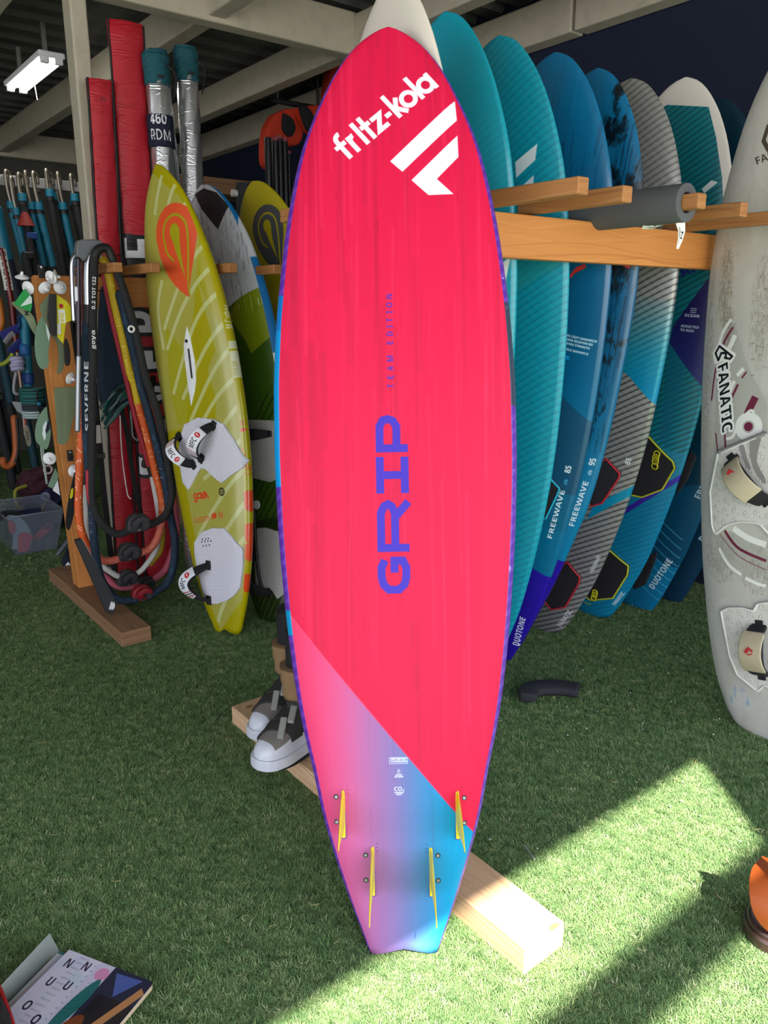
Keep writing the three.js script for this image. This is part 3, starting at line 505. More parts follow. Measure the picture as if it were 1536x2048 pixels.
{ // white nose, teal
  const L = 2.4, pu = '#2c1f86', m = gloss(boardTex(.68, L, 720, (p, c) => {
    const g = c.createLinearGradient(0, .7, 0, 1.4); g.addColorStop(0, '#0a8fb4'); g.addColorStop(1, '#077f8d'); p.fill('#e9e1da');
    const teal = [[-.4, 2.17], ...[[-0.059,2.304],[0.125,2.289],[0.181,2.183],[0.238,2.041],[0.278,1.898]], [.34, 1.55], [.34, -.1], [-.4, -.1]]; p.poly(teal, g); p.stripes(teal, 35, .0215, .45, '#04525e', .7);
    c.save(); c.beginPath(); teal.forEach((q, i) => (i ? c.lineTo(...q) : c.moveTo(...q))); c.clip();
    const h = c.createLinearGradient(-.1, 1.1, .28, 1.5); h.addColorStop(0, 'rgba(16,98,150,.95)'); h.addColorStop(.45, 'rgba(36,52,140,.95)'); h.addColorStop(1, 'rgba(30,16,92,1)'); c.fillStyle = h;
    const v = [[0.158,1.392],[0.16,1.466],[0.269,1.671],[0.311,1.675],[0.441,1.185],[0.368,1.188]]; c.beginPath(); v.forEach((q, i) => (i ? c.lineTo(...q) : c.moveTo(...q))); c.fill(); c.restore();
    p.poly([[0.158,1.392],[0.243,1.302],[0.234,0.946],[0.191,0.98]], '#0b6c90', .6);
    const low = [[-.4, 1.02], [.4, .92], [.4, -.1], [-.4, -.1]]; p.poly(low, '#0a86b4', .72);
    p.poly([[-0.142,0.423],[0.089,0.613],[0.354,0.893],[0.353,0.865],[0.25,0.751],[0.092,0.584],[-0.135,0.384]], '#3a22a8');
    p.text('AN', ...[[0.158,1.659]][0], .05, 26, '#2f1fa0', { slant: .2 }); const o = [[0.2,1.509],[0.193,1.465]]; p.text('OCEAN', o[0][0], o[0][1], .011, 3, '#d8e6ee', { sx: 1.2 }); for (let k = 0; k < 3; k++) p.line([[o[0][0] + .02, o[0][1] + .02 + k * .008], [o[0][0] + .045, o[0][1] + .02 + k * .008]], '#cfe0ea', .003); p.text('ADDICTED', o[1][0], o[1][1], .01, 2, '#d8e6ee', { sx: 1.1 }); p.text('TO RIDE', o[1][0], o[1][1] - .016, .01, 2, '#d8e6ee', { sx: 1.1 });
    p.poly([[0.228,2.023],[0.183,1.982],[0.169,1.997],[0.201,2.03]], '#e9eef2'); p.text('FANATIC', ...[.12, .11], .016, 66, '#dbe6ee', { slant: .2 }); p.text('TEAM', ...[[-0.048,0.05]][0], .012, 12, '#a9c24a');
  }));
  const b = board({ name: 'windsurf_board', label: 'white-nosed teal board with two black pads edged in yellow', group: RACKED, T: [3.13, 2.27, 0], N: [3.04, 1.95, 2.39], X: NEAR, W: .68, out: scaled(L, 1.08), th: .125, n: 2.5, skew: -.03, front: m });
  const tr = std('#c9c832', .6), ye = std('#d8cf1f', .6);
  const p1 = pad(b, [[0.143,0.986],[0.271,0.899],[0.282,0.872],[0.25,0.763],[0.17,0.703],[0.114,0.697],[0.073,0.804],[0.115,0.96]], padBlack, { trim: tr }), p2 = pad(b, [[0.055,0.393],[0.162,0.349],[0.163,0.301],[0.111,0.154],[-0.008,0.091],[-0.068,0.104],[-0.027,0.304]], padBlack, { trim: tr });
  for (const [P, pts] of [[p1, [[0.2,0.861],[0.198,0.884],[0.197,0.9],[0.199,0.917]]], [p2, [[0.01,0.111],[0.012,0.129],[0.013,0.143]]]]) part('pad_mark', merge(pts.map(([x, s]) => new THREE.TorusGeometry(.014, .004, 6, 18).translate(x, s, b.at(x, s) + .009))), ye, P, 'yellow ring mark');
}
{ // dark teal behind, striped tail
  const L = 2.38, m = gloss(boardTex(.68, L, 520, (p) => {
    p.fill('#06344a'); p.smear(60, '#08283c', -.3, .3, 0, 2.2, .012, .35, .25); p.poly([[-.4, .5], [.4, .8], [.4, -.1], [-.4, -.1]], '#074a6a'); p.poly([[-.4, .4], [.4, .25], [.4, -.1], [-.4, -.1]], '#0a7aa8', .85);
    const q = [[0.091,0.466],[0.166,0.426],[0.067,0.057],[-0.019,0.064]]; for (let k = 0; k < 9; k++) { const a = lerp(q[0][1], q[3][1], k / 8); p.line([[.02, a + .09], [.2, a - .02]], '#4fa6c8', .0055, .8); }
    const d = [[0.099,0.139],[0.17,0.319]]; p.text('DUOTONE', ...d[0], .03, Math.atan2(d[1][1] - d[0][1], d[1][0] - d[0][0]) * 180 / Math.PI, '#d9e0e8'); p.text('FREEWAVE', ...[[0.246,0.664]][0], .03, 73, '#b9c6d2');
  }), .35, .3);
  const b = board({ name: 'windsurf_board', label: 'dark teal board lettered DUOTONE with a lined tail, behind the white-nosed one', group: RACKED, T: [3.40, 2.21, 0], N: [3.32, 1.97, 2.36], X: NEAR, W: .68, out: scaled(L, 1.05), th: .12, n: 2.5, front: m });
  pad(b, [[0.051,0.317],[0.089,0.342],[0.088,0.304],[0.055,0.157],[0.004,0.108],[-0.033,0.144],[0.003,0.272]], padBlack, {}); pad(b, [[0.171,0.883],[0.197,0.866],[0.177,0.75],[0.146,0.678],[0.104,0.754]], padBlack, {});
}
{ // last one with a beige pad
  const L = 2.36, m = gloss(boardTex(.68, L, 300, (p) => { p.fill('#0a3550'); p.smear(50, '#0a2438', -.3, .3, 0, 2.2, .012, .35, .3); p.text('DUOTONE', .17, .38, .036, 64, '#c6d0da'); p.text('FREEWAVE', .25, .78, .03, 80, '#aebac6'); }), .4, .2);
  const b = board({ name: 'windsurf_board', label: 'dark blue board with a beige pad, last one before the navy wall', group: RACKED, T: [3.62, 2.18, 0], N: [3.56, 1.97, 2.33], X: NEAR, W: .68, out: scaled(L), th: .12, n: 2.5, front: m });
  pad(b, [[.05, .66], [.2, .72], [.255, .9], [.2, .99], [.06, .98]], std('#8c8371', .9), { trim: M.black });
}
// ---------- the worn white board at the right edge ----------
{
  const W = .70, L = 2.44, t2 = boardTex(W, L, 760, (p, c) => {
    p.fill('#c6c2bb'); p.blots(240, '#aaa49a', -.34, .34, 0, L, .05, .14); p.blots(160, '#e2e0dc', -.34, .34, 0, L, .06, .18); p.blots(50, '#c4b48a', -.34, .34, .9, 1.9, .05, .12);
    p.stripes(full(L), 90, .005, .2, '#8e8a84', .13); p.stripes(full(L), 0, .005, .2, '#8e8a84', .13);
    for (const [x, y, rx, ry, n] of [[-.24, 1.62, .03, .16, 420], [-.22, 1.42, .025, .12, 380], [-.1, 1.5, .04, .2, 420], [.05, 1.55, .05, .22, 420], [-.2, .64, .07, .1, 420], [-.05, .62, .07, .1, 420], [.1, .6, .08, .12, 300], [-.3, 1.3, .02, .4, 250]]) { p.hatch(n * 1.6, '#6a604c', x, y, rx, ry, .5); p.hatch(n / 2, '#38332b', x, y, rx * .6, ry * .7, .42); }
    p.hatch(900, '#6f6b64', 0, 1.2, .34, 1.1, .4);
    const grey = '#aaa79f', mar = '#6d1a3a', wh = '#ecebe6';
    p.poly([[-0.26,1.284],[-0.194,1.491],[-0.146,1.351],[-0.06,1.203],[-0.049,1.032],[-0.252,1.022]], grey, .6); p.poly([[-0.226,0.718],[-0.151,0.75],[-0.029,0.695],[-0.024,0.612],[-0.123,0.585],[-0.202,0.628]], grey, .55);
    const arc = (pts, col, lw) => { c.strokeStyle = col; c.lineWidth = lw; c.beginPath(); const q = new THREE.SplineCurve(pts.map((k) => new THREE.Vector2(...k))).getPoints(24); q.forEach((k, i) => (i ? c.lineTo(k.x, k.y) : c.moveTo(k.x, k.y))); c.stroke(); };
    arc([[-0.256,1.408],[-0.238,1.46],[-0.209,1.499]], wh, .012); arc([[-0.239,1.408],[-0.224,1.438],[-0.2,1.471]], mar, .007); arc([[-0.221,1.386],[-0.207,1.406],[-0.191,1.443]], wh, .018);
    arc([[-0.276,1.213],[-0.27,1.285],[-0.263,1.334]], mar, .006); arc([[-0.22,1.141],[-0.211,1.212],[-0.185,1.283]], wh, .014); arc([[-0.213,1.141],[-0.199,1.204],[-0.17,1.27]], mar, .008); arc([[-0.139,1.107],[-0.131,1.16],[-0.103,1.226]], mar, .026);
    arc([[-0.175,1.3],[-0.152,1.325]], wh, .014); arc([[-0.157,1.292],[-0.14,1.313]], mar, .006); arc([[-0.209,1.076],[-0.18,1.085],[-0.158,1.133],[-0.121,1.177],[-0.103,1.171]], wh, .01); arc([[-0.212,1.096],[-0.205,1.042]], mar, .007); arc([[-0.25,1.095],[-0.229,0.987]], mar, .005);
    const cc = [[-0.122,1.122]][0]; c.fillStyle = wh; c.beginPath(); c.arc(...cc, .05, 0, 7); c.fill(); c.fillStyle = '#bdb9b0'; c.beginPath(); c.arc(...cc, .022, 0, 7); c.fill(); c.fillStyle = mar; c.beginPath(); c.arc(...cc, .016, 0, 7); c.fill(); arc([[-0.133,1.072],[-0.134,1.022]], mar, .022);
    arc([[-0.189,0.742],[-0.129,0.686],[-0.026,0.656]], mar, .01); arc([[-0.207,0.725],[-0.127,0.658],[-0.024,0.624]], '#7d4055', .003); arc([[-0.155,0.755],[-0.095,0.727],[-0.03,0.713]], wh, .022); arc([[-0.208,0.674],[-0.163,0.619],[-0.112,0.591]], wh, .012); arc([[-0.097,0.582],[-0.049,0.569],[-0.021,0.567]], wh, .012);
    // sticker: hexagonal mark and the word beside it, reading down
    const hx = [[-0.252,1.414],[-0.191,1.374],[-0.204,1.353],[-0.234,1.362],[-0.264,1.352],[-0.274,1.385]]; p.poly(hx, '#f4f3f0'); c.strokeStyle = '#f4f3f0'; c.lineWidth = .014; c.lineJoin = 'round'; c.beginPath(); hx.forEach((q, i) => (i ? c.lineTo(...q) : c.moveTo(...q))); c.closePath(); c.stroke();
    c.strokeStyle = '#141414'; c.lineWidth = .008; for (const l of [[[-0.253,1.355],[-0.268,1.384],[-0.252,1.408],[-0.198,1.369],[-0.208,1.36],[-0.231,1.367]], [[-0.253,1.359],[-0.243,1.383],[-0.224,1.382],[-0.223,1.365]]]) { c.beginPath(); l.forEach((q, i) => (i ? c.lineTo(...q) : c.moveTo(...q))); c.stroke(); }
    const fa = [[-0.256,1.341],[-0.228,1.144]], ang = Math.atan2(fa[1][1] - fa[0][1], fa[1][0] - fa[0][0]) * 180 / Math.PI; p.text('FANATIC', ...fa[0], .042, ang, '#121212', { slant: .22, outline: '#f4f3f0', lw: 26, sx: 1.02 });
    p.text('FANATIC', ...[[-0.15,2.004]][0], .026, 8, '#4a4238', { slant: .25 }); const h2 = [[-0.116,2.125],[-0.13,2.077],[-0.111,2.044]]; c.strokeStyle = '#4f463a'; c.lineWidth = .014; c.beginPath(); h2.forEach((q, i) => (i ? c.lineTo(...q) : c.moveTo(...q))); c.lineTo(h2[2][0] + .05, h2[2][1]); c.stroke();
    for (const [q] of [[[-0.107,1.41]], [[-0.104,1.356]], [[-0.102,1.301]]].map((k) => [k[0]])) { p.text('★', q[0], q[1], .01, 0, '#333'); p.line([[q[0] - .025, q[1] - .002], [q[0] - .008, q[1]]], '#777', .002); }
    p.blots(12, '#3b78c0', -.14, -.06, .1, .2, .012, .25);
  });
  const b = board({ name: 'windsurf_board', label: 'big scratched white board with maroon curves and white pads at right', T: [2.66, 1.14, 0], N: [2.80, 1.36, 2.42], X: NEAR, W, L,
    out: [[0, .1], [.02, .125], [.08, .165], [.2, .215], [.4, .262], [.7, .305], [1.0, .328], [1.3, .338], [1.6, .33], [1.85, .3], [2.05, .252], [2.2, .2], [2.32, .135], [2.39, .08], [2.43, .03], [2.44, .004]], th: .13, n: 2.8, front: phys('#ffffff', .4, { map: t2, clearcoat: .15, clearcoatRoughness: .3 }), category: 'board' });
  const relief = tex(256, 256, (c) => { c.fillStyle = '#707070'; c.fillRect(0, 0, 256, 256); c.strokeStyle = '#e0e0e0'; c.lineWidth = 7; for (let i = 0; i < 16; i++) { const x = (i % 4) * 64 + 14, y = Math.floor(i / 4) * 64 + 14 + (i % 2) * 14; c.beginPath(); c.moveTo(x, y + 30); c.lineTo(x, y + 10); c.lineTo(x + 12, y); c.lineTo(x + 26, y + 12); c.lineTo(x + 14, y + 16); c.lineTo(x + 14, y + 34); c.moveTo(x + 26, y + 30); c.lineTo(x + 38, y + 40); c.stroke(); } }, 1 / .16, 1 / .16, false);
  const pm = std('#ffffff', .85, { bumpMap: relief, bumpScale: .003, map: stainTex('#d2cec8', ['#b9a56a', '#c4c0b8', '#e4e2de'], 120, 30) });
  pm.map.repeat.set(1.4, 1.4); const trimG = std('#dedbd6', .7);
  pad(b, [...[[-0.227,1.018],[-0.053,1.096]], [.12, 1.03], [.12, .62], ...[[-0.05,0.783],[-0.062,0.785],[-0.116,0.784],[-0.171,0.766],[-0.218,0.723],[-0.235,0.751],[-0.253,0.893]]], pm, { th: .014, trim: trimG });
  pad(b, [...[[-0.178,0.439],[-0.15,0.46],[-0.094,0.472],[-0.054,0.469],[-0.041,0.498]], [.02, .52], [.06, .2], ...[[-0.002,0.208],[-0.024,0.179],[-0.102,0.219],[-0.14,0.289]]], pm, { th: .014, trim: trimG });
  const sm = std('#ffffff', .7, { map: stainTex('#b9ab90', ['#8e7f63', '#d4c8ae'], 80, 26) });
  const redM = std('#b8232b', .6), greyP = std('#8d8986', .8);
  for (const q of [[[-0.143,1.05],[-0.129,1.058],[-0.112,1.011],[-0.095,0.972],[-0.109,0.976],[-0.13,1.016]], [[-0.104,1.07],[-0.067,1.087],[-0.076,1.004],[-0.044,0.945],[-0.043,0.923],[-0.082,0.969],[-0.1,1.021]]]) part('grey_print', plate(q, .0012, .0003, true).translate(0, 0, b.at(...q[0]) + .0165), greyP, b.root);
  const zz = [[-0.223,1.025],[-0.053,1.099]]; part('grey_edge', tube(zz.map(([x, s]) => V(x, s, b.at(x, s) + .014)), .009, 12, 6), greyP, b.root, 'grey upper edge of the pad');
  for (const [A, B, mk] of [[[[-0.166,1.003]][0], [[-0.043,0.867]][0], .3], [[[-0.03,0.42]][0], [[-0.012,0.248]][0], .42]]) {
    const S = strap(b, A, B, .075, .085, M.blackSoft, { cover: sm, c0: .12, c1: .86, label: 'cream foot strap with a red mark' }), x = lerp(A[0], B[0], mk), y = lerp(A[1], B[1], mk), z = b.at(x, y) + .01 + .075 * Math.sin(Math.PI * mk) ** .62 + .0135;
    const g = merge([plate([[-.016, -.006], [-.006, .014], [.014, .004], [.01, -.002], [.0, .004], [-.006, -.012]], .0012, .0003), plate([[-.002, -.012], [.014, -.006], [.013, -.0095], [-.001, -.0155]], .0012, .0003)]).rotateX(-.25 * Math.sign(mk - .35)).translate(x, y, z);
    part('red_mark', g, redM, S, 'small red mark');
  }
}
// ---------- boards leaning on the far rack ----------
const spiral = (p, c, cx, cy, r, ang, col, bg) => {          // the round drop emblem: outer drop with a bent inner ring
  c.save(); c.translate(cx, cy); c.rotate(ang); c.scale(r, r);
  c.fillStyle = col; c.beginPath(); c.moveTo(.16, -2.15); c.bezierCurveTo(.3, -1.5, .95, -.75, .95, 0); c.arc(0, 0, .95, 0, Math.PI); c.bezierCurveTo(-.95, -.9, -.62, -1.6, .16, -2.15); c.fill();
  c.strokeStyle = bg; c.lineWidth = .085; c.beginPath(); c.moveTo(.2, -2.1); c.bezierCurveTo(.15, -1.55, .55, -.85, .58, -.05); c.arc(0, 0, .58, 0, Math.PI * 1.1); c.bezierCurveTo(-.62, -.6, -.35, -.72, -.28, -.84); c.stroke();
  c.fillStyle = bg; c.beginPath(); c.ellipse(0, .02, .24, .3, 0, 0, 7); c.fill(); c.beginPath(); c.moveTo(-.16, -.2); c.quadraticCurveTo(-.1, -.75, .16, -1.6); c.quadraticCurveTo(.06, -.7, .22, -.08); c.fill();
  c.restore();
};
const mfcTex = tex(512, 128, (c) => {
  c.fillStyle = '#e4e4ec'; c.fillRect(0, 0, 512, 128); c.fillStyle = '#16161a'; for (const k of [0, 1, 2]) { c.fillStyle = k % 2 ? '#16161a' : '#b3202a'; c.beginPath(); c.moveTo(20 + k * 34, 128); c.lineTo(50 + k * 34, 0); c.lineTo(64 + k * 34, 0); c.lineTo(34 + k * 34, 128); c.fill(); }
  c.fillStyle = '#141418'; c.font = 'bold 88px sans-serif'; c.fillText('MFC', 170, 96); c.fillStyle = '#c4242c'; c.beginPath(); c.arc(420, 64, 36, 0, 7); c.fill(); c.fillStyle = '#fff'; c.font = 'bold 54px sans-serif'; c.fillText('f', 410, 84);
});
const mfc = std('#ffffff', .7, { map: mfcTex });
const LEAN = 'boards leaning on the far rack';
{
  const yel = '#b9b400', pale = '#a9a55e', L = 2.2;
  const tx = boardTex(.6, L, 860, (p, c) => {
    p.fill('#a69c00'); p.smear(120, '#8f8c00', -.3, .3, 0, 2.1, .006, .4, .2);
    p.poly([[-.3, 2.2], [-.06, 2.2], [.12, 2.02], [.2, 1.84], [.16, 1.66], [.02, 1.3], [-.08, 1.0], [-.3, 1.0]], pale, .75); p.poly([[0.154,1.638],[0.24,1.408],[0.283,1.41],[0.362,1.329],[0.384,1.195],[0.375,1.065],[0.278,0.608],[0.146,0.173],[-0.025,0.022],[-0.081,0.173],[-0.131,0.638],[-0.159,0.834],[0.122,0.989],[0.153,1.099],[0.127,1.239],[0.196,1.317]], pale, .78);
    p.poly([[-0.111,1.492],[-0.154,1.193],[-0.139,1.024],[0.059,1.021],[0.102,1.13],[-0.034,1.384]], '#a09d00', .55);
    const arcS = (pts, w) => { c.strokeStyle = '#c3c68e'; c.globalAlpha = .85; c.lineWidth = w; c.beginPath(); new THREE.SplineCurve(pts.map((k) => new THREE.Vector2(...k))).getPoints(20).forEach((k, i) => (i ? c.lineTo(k.x, k.y) : c.moveTo(k.x, k.y))); c.stroke(); c.globalAlpha = 1; };
    for (const q of [[[0.031,2.139],[-0.017,2.064],[-0.055,1.985]], [[0.105,2.076],[0.065,2.029],[0.039,1.981]], [[0.168,1.991],[0.079,1.924],[0.003,1.833]], [[0.242,1.8],[0.036,1.644],[-0.124,1.471]], [[0.277,1.704],[0.042,1.551],[-0.128,1.378]], [[0.293,1.587],[0.089,1.451],[-0.138,1.167]], [[0.309,1.466],[0.109,1.311],[-0.076,1.134]], [[0.312,1.35],[0.127,1.194],[-0.047,1.023]], [[0.31,1.208],[0.147,1.1],[0.027,1.002]], [[0.305,1.094],[0.156,0.962],[0.1,0.923]], [[0.296,0.948],[0.172,0.834],[-0.004,0.747]], [[0.278,0.789],[0.118,0.666],[-0.058,0.512],[-0.108,0.454]], [[0.257,0.644],[0.138,0.525],[0.077,0.482]], [[0.224,0.475],[0.165,0.419]], [[0.053,0.185],[-0.005,0.112],[-0.034,0.063]], [[-0.076,1.693],[-0.144,1.569],[-0.153,1.383]]]) arcS(q, .021);
    spiral(p, c, ...[[0.062,1.871]][0], .138, .02, '#e2542b', '#a8a014');
    const G = [[-0.089,0.659],[0.076,0.681]], ga = Math.atan2(G[1][1] - G[0][1], G[1][0] - G[0][0]), rd = '#d8471f';
    p.strokes([{ arc: [.5, .5, .42, 0, 7] }, [[.92, .6], [.86, -.1], [.5, -.55], [.1, -.3]], { arc: [1.5, .5, .42, 0, 7] }, [[1.95, .95], [2.5, .1], [2.9, 0]], [[2.05, 0], [2.6, .95], [3.0, 1.0], [3.3, .5], [3.0, .15], [2.75, .5], [3.2, .9], [3.75, 0]]], G[0][0], G[0][1], .019 * 1.45, ga, .3, rd, 'round'); c.globalAlpha = 1;
    const k1 = [[0.11,0.679]][0]; c.fillStyle = '#3d3a1c'; c.beginPath(); c.arc(...k1, .02, 0, 7); c.fill(); c.fillStyle = '#b0a860'; for (let i = -1; i < 2; i++) c.fillRect(k1[0] - .012, k1[1] + i * .008 - .002, .024, .004);
    const C1 = [[-0.109,0.544],[0.104,0.56]], ca = Math.atan2(C1[1][1] - C1[0][1], C1[1][0] - C1[0][0]) * 180 / Math.PI; p.text('Custom 4', ...C1[0], .03, ca, rd, { bold: false, sx: .82 }); const cd = [[0.044,0.568]][0]; c.fillStyle = rd; c.beginPath(); c.arc(cd[0], cd[1] + .004, .014, 0, 7); c.fill(); p.text('84', ...[[0.073,0.557]][0], .03, ca, rd, { bold: false, sx: .7 });
  });
  const hull = boardTex(.6, L, 620, (p, c) => {              // the rail: plain yellow with the lettering running up it
    p.fill('#b0a400'); p.blots(30, '#d0cf30', .2, .3, .1, 2.1, .02, .2);
    p.text('M Carbon', .2745, 1.4, .0165, 91, '#e8e8dc', { bold: false, sx: 1.1 }); for (const [s0, s1] of [[1.31, 1.345], [1.18, 1.3]]) p.poly([[.259, s0], [.278, s0], [.278, s1], [.259, s1]], '#d4d3b4'); p.text('HYPER SKIN', .274, 1.187, .0115, 90, '#8f8d20', { bold: false, sx: .8 });
    p.text('Custom 4', .262, .74, .0165, 93, '#dd4a1c', { bold: false, sx: 1.3 }); c.fillStyle = '#dd4a1c'; c.beginPath(); c.arc(.262, .945, .009, 0, 7); c.fill(); p.text('84', .27, .965, .0165, 91, '#dd4a1c', { bold: false, sx: .9 });
    c.fillStyle = '#e0481a'; for (const [s, r] of [[.62, .05], [.47, .05], [.385, .045], [.24, .05]]) { c.beginPath(); c.ellipse({ 0.62: .243, 0.47: .222, 0.385: .206, 0.24: .172 }[s], s, .022, r, 0, 0, 7); c.fill(); }
  });
  const b = board({ name: 'windsurf_board', label: 'yellow-green wave board with an orange drop emblem and white foot pads', group: LEAN, T:[1.551,3.19,0],N:[1.558,3.68,2.147],X:[0.799,0.213,0.563],L:2.202, W: .6, th: .11, n: 4.5, m: 2, sag: -.055, notch: .03, seam: .93,
    out: [[0, .076], [.06, .105], [.17, .15], [.36, .2], [.6, .24], [.8, .262], [1.05, .275], [1.25, .276], [1.5, .262], [1.66, .243], [1.85, .203], [1.98, .162], [2.06, .128], [2.12, .088], [2.16, .055], [2.185, .03], [2.2, .004]],
    front: phys('#ffffff', .34, { map: tx, clearcoat: .35, clearcoatRoughness: .25 }), hull: phys('#ffffff', .22, { map: hull, clearcoat: .6, clearcoatRoughness: .1 }), hullName: 'rail', hullLabel: 'plain yellow rail with orange lettering' });
  // mast track
  const mt = pad(b, [[0.04,1.452],[0.048,1.409],[0.053,1.298],[0.04,1.209],[0.017,1.157],[-0.018,1.101],[-0.019,1.172],[-0.009,1.321],[0.001,1.377]], M.white, { name: 'mast_track_plate', th: .003, smooth: false, label: 'white mast track plate' });
  const sl = [[0.031,1.355],[0.021,1.219]], sp = sl.map(([x, s]) => V(x, s, b.at(x, s) + .006)); part('slot', tube([sp[0], sp[0].clone().lerp(sp[1], .5), sp[1]], .0045, 8, 8), M.black, mt); const so = [[0.025,1.391]][0]; part('plug', cyl(.008, .008, .004, 14).rotateX(Math.PI / 2).translate(...so, b.at(...so) + .006), M.black, mt);
  const P1 = [[-0.125,0.96],[-0.078,1.016],[0.02,1.035],[0.127,1.012],[0.181,0.981],[0.222,0.908],[0.262,0.804],[0.242,0.775],[0.123,0.722],[0.105,0.733],[0.025,0.796],[-0.005,0.804],[-0.044,0.775],[-0.114,0.711],[-0.149,0.748],[-0.155,0.833],[-0.146,0.905]], P2 = [[-0.115,0.454],[-0.054,0.498],[0.028,0.515],[0.103,0.509],[0.142,0.467],[0.189,0.407],[0.178,0.337],[0.145,0.232],[0.11,0.197],[0.06,0.173],[-0.013,0.156],[-0.066,0.158],[-0.099,0.173],[-0.113,0.271],[-0.126,0.345],[-0.126,0.406]];
  pad(b, P1, padWhite, { th: .009 }); pad(b, P2, padWhite, { th: .009 });
  const pin = [[-0.05,0.466],[-0.028,0.468],[-0.007,0.469],[-0.057,0.454],[-0.035,0.456],[-0.013,0.457],[0.008,0.456],[-0.05,0.435],[-0.028,0.436],[-0.007,0.438]]; part('pad_holes', merge(pin.map(([x, s]) => box(.005, .008, .003, .001).translate(x, s, b.at(x, s) + .011))), M.black, b.root.children[3]);
  const st = [[[-0.127,0.965],[-0.051,0.823]], [[0.121,0.985],[0.012,0.845]], [[-0.032,0.342],[-0.063,0.173]]];
  strap(b, st[0][0], st[0][1], .085, .06, M.blackSoft, { cover: mfc, c0: .2, c1: .85, tilt: -.25, label: 'black padded strap with a white printed cover' });
  strap(b, st[1][1], st[1][0], .085, .06, M.blackSoft, { cover: mfc, c0: .2, c1: .85, tilt: .25, label: 'black padded strap with a white printed cover' });
  strap(b, st[2][1], st[2][0], .09, .065, M.blackSoft, { cover: mfc, c0: .15, c1: .85, bow: .075, label: 'black padded strap with a white printed cover' });
}
{ // green board with a marbled white nose and blue rail
  const L = 2.17, tx = boardTex(.6, L, 620, (p, c) => {
    p.fill('#33530f'); p.smear(120, '#24400a', -.3, .3, 0, 1.6, .008, .35, .25);
    p.poly([[0.036,1.51],[0.142,1.578],[0.336,1.598],[0.356,1.514],[0.335,1.377],[0.203,1.316],[0.146,1.294],[0.126,1.361]], '#7b8a0c', .95); p.poly([[-.3, 2.2], ...[[0.03,2.183],[0.187,2.048],[0.329,1.799],[0.336,1.598],[0.14,1.569]], [-.3, 1.45]], '#b9bcc4'); p.smear(420, '#3a3f4c', -.3, .3, 1.45, 2.15, .005, .09, .55); p.smear(160, '#e6e8ec', -.3, .3, 1.45, 2.15, .006, .09, .6);
    p.poly([[-0.052,2.143],[0.017,2.147],[0.098,2.097],[0.163,2.008],[0.074,1.922],[-0.017,2.054]], '#26262b'); p.stripes([[0.392,1.267],[0.135,0.105],[-0.054,0.371],[0.081,0.976]], 47, .034, .22, '#10200a', .9); p.poly([[-.3, .5], [.3, .5], [.3, -.1], [-.3, -.1]], '#0d1408', .55); p.stripes([[-.3, .02], [.3, .02], [.3, .28], [-.3, .24]], 50, .03, .08, '#8d8a55', .8);
  });
  const hull = boardTex(.6, L, 300, (p) => { p.fill('#0a6bb0'); p.poly([[.2, 2.2], [.4, 2.2], [.4, 1.72], [.2, 1.74]], '#c3c6cd'); p.poly([[.2, 1.27], [.31, 1.27], [.31, 1.22], [.2, 1.22]], '#e8e4e0'); p.poly([[-.3, .5], [.3, .5], [.3, 0], [-.3, 0]], '#15181c'); });
  const b = board({ name: 'windsurf_board', label: 'green board with a marbled white nose and blue rail behind the yellow-green one', group: LEAN, T:[1.799,3.192,0],N:[1.855,3.85,2.103],X:[0.795,0.278,0.539],L:2.204, W: .6, th: .11, n: 4, sag: -.055, seam: .92, out: scaled(L, .94), front: phys('#ffffff', .4, { map: tx, clearcoat: .2 }), hull: phys('#ffffff', .3, { map: hull }), hullName: 'rail', hullLabel: 'blue rail' });
  pad(b, [[0.06,1.005],[0.24,0.963],[0.268,0.926],[0.293,0.861],[0.257,0.704],[0.145,0.683],[0.029,0.724]], padGrey, {}); pad(b, [[-0.002,0.47],[0.074,0.466],[0.143,0.438],[0.165,0.384],[0.173,0.273],[0.156,0.152],[0.08,0.116],[0.056,0.16],[-0.052,0.193]], padGrey, {});
  const s1 = [[0.07,0.928],[0.177,0.912]], s2 = [[-0.018,0.342],[0.036,0.149]]; strap(b, s1[0], s1[1], .05, .055, M.blackSoft); strap(b, s2[1], s2[0], .08, .06, M.blackSoft, { bow: .05 });
  const dn = [[0.032,0.586]][0]; part('vent_plug', cyl(.022, .022, .006, 20).rotateX(Math.PI / 2).translate(...dn, b.at(...dn) + .002), M.white, b.root);
  part('leash', tube([[0.037,0.56],[0.017,0.413],[0.003,0.264],[0.011,0.163]].map(([x, s]) => V(x, s, b.at(x, s) + .03)), .008, 20, 6), M.black, b.root, 'black leash cord');
}
{ // yellow with the grey emblem
  const L = 2.16, tx = boardTex(.6, L, 420, (p, c) => { p.fill('#a89a10'); p.smear(40, '#8a7c06', -.3, .3, 0, 2.1, .01, .3, .25); p.poly([[-.3, 2.2], [.3, 2.2], [.3, 1.95], [-.3, 1.95]], '#b0a21c', .5); spiral(p, c, ...[[0.046,1.915]][0], .112, .06, '#46484c', '#a89a10'); });
  board({ name: 'windsurf_board', label: 'yellow board with a dark grey drop emblem, half hidden by the red board', group: LEAN, T:[2.25,3.25,0],N:[2.144,3.85,2.148],X:[0.783,0.271,0.559],L:2.233, W: .6, th: .11, n: 4, sag: -.05, seam: .93, out: scaled(L, .94), front: phys('#ffffff', .4, { map: tx }), hull: phys('#b0a012', .35) });
}
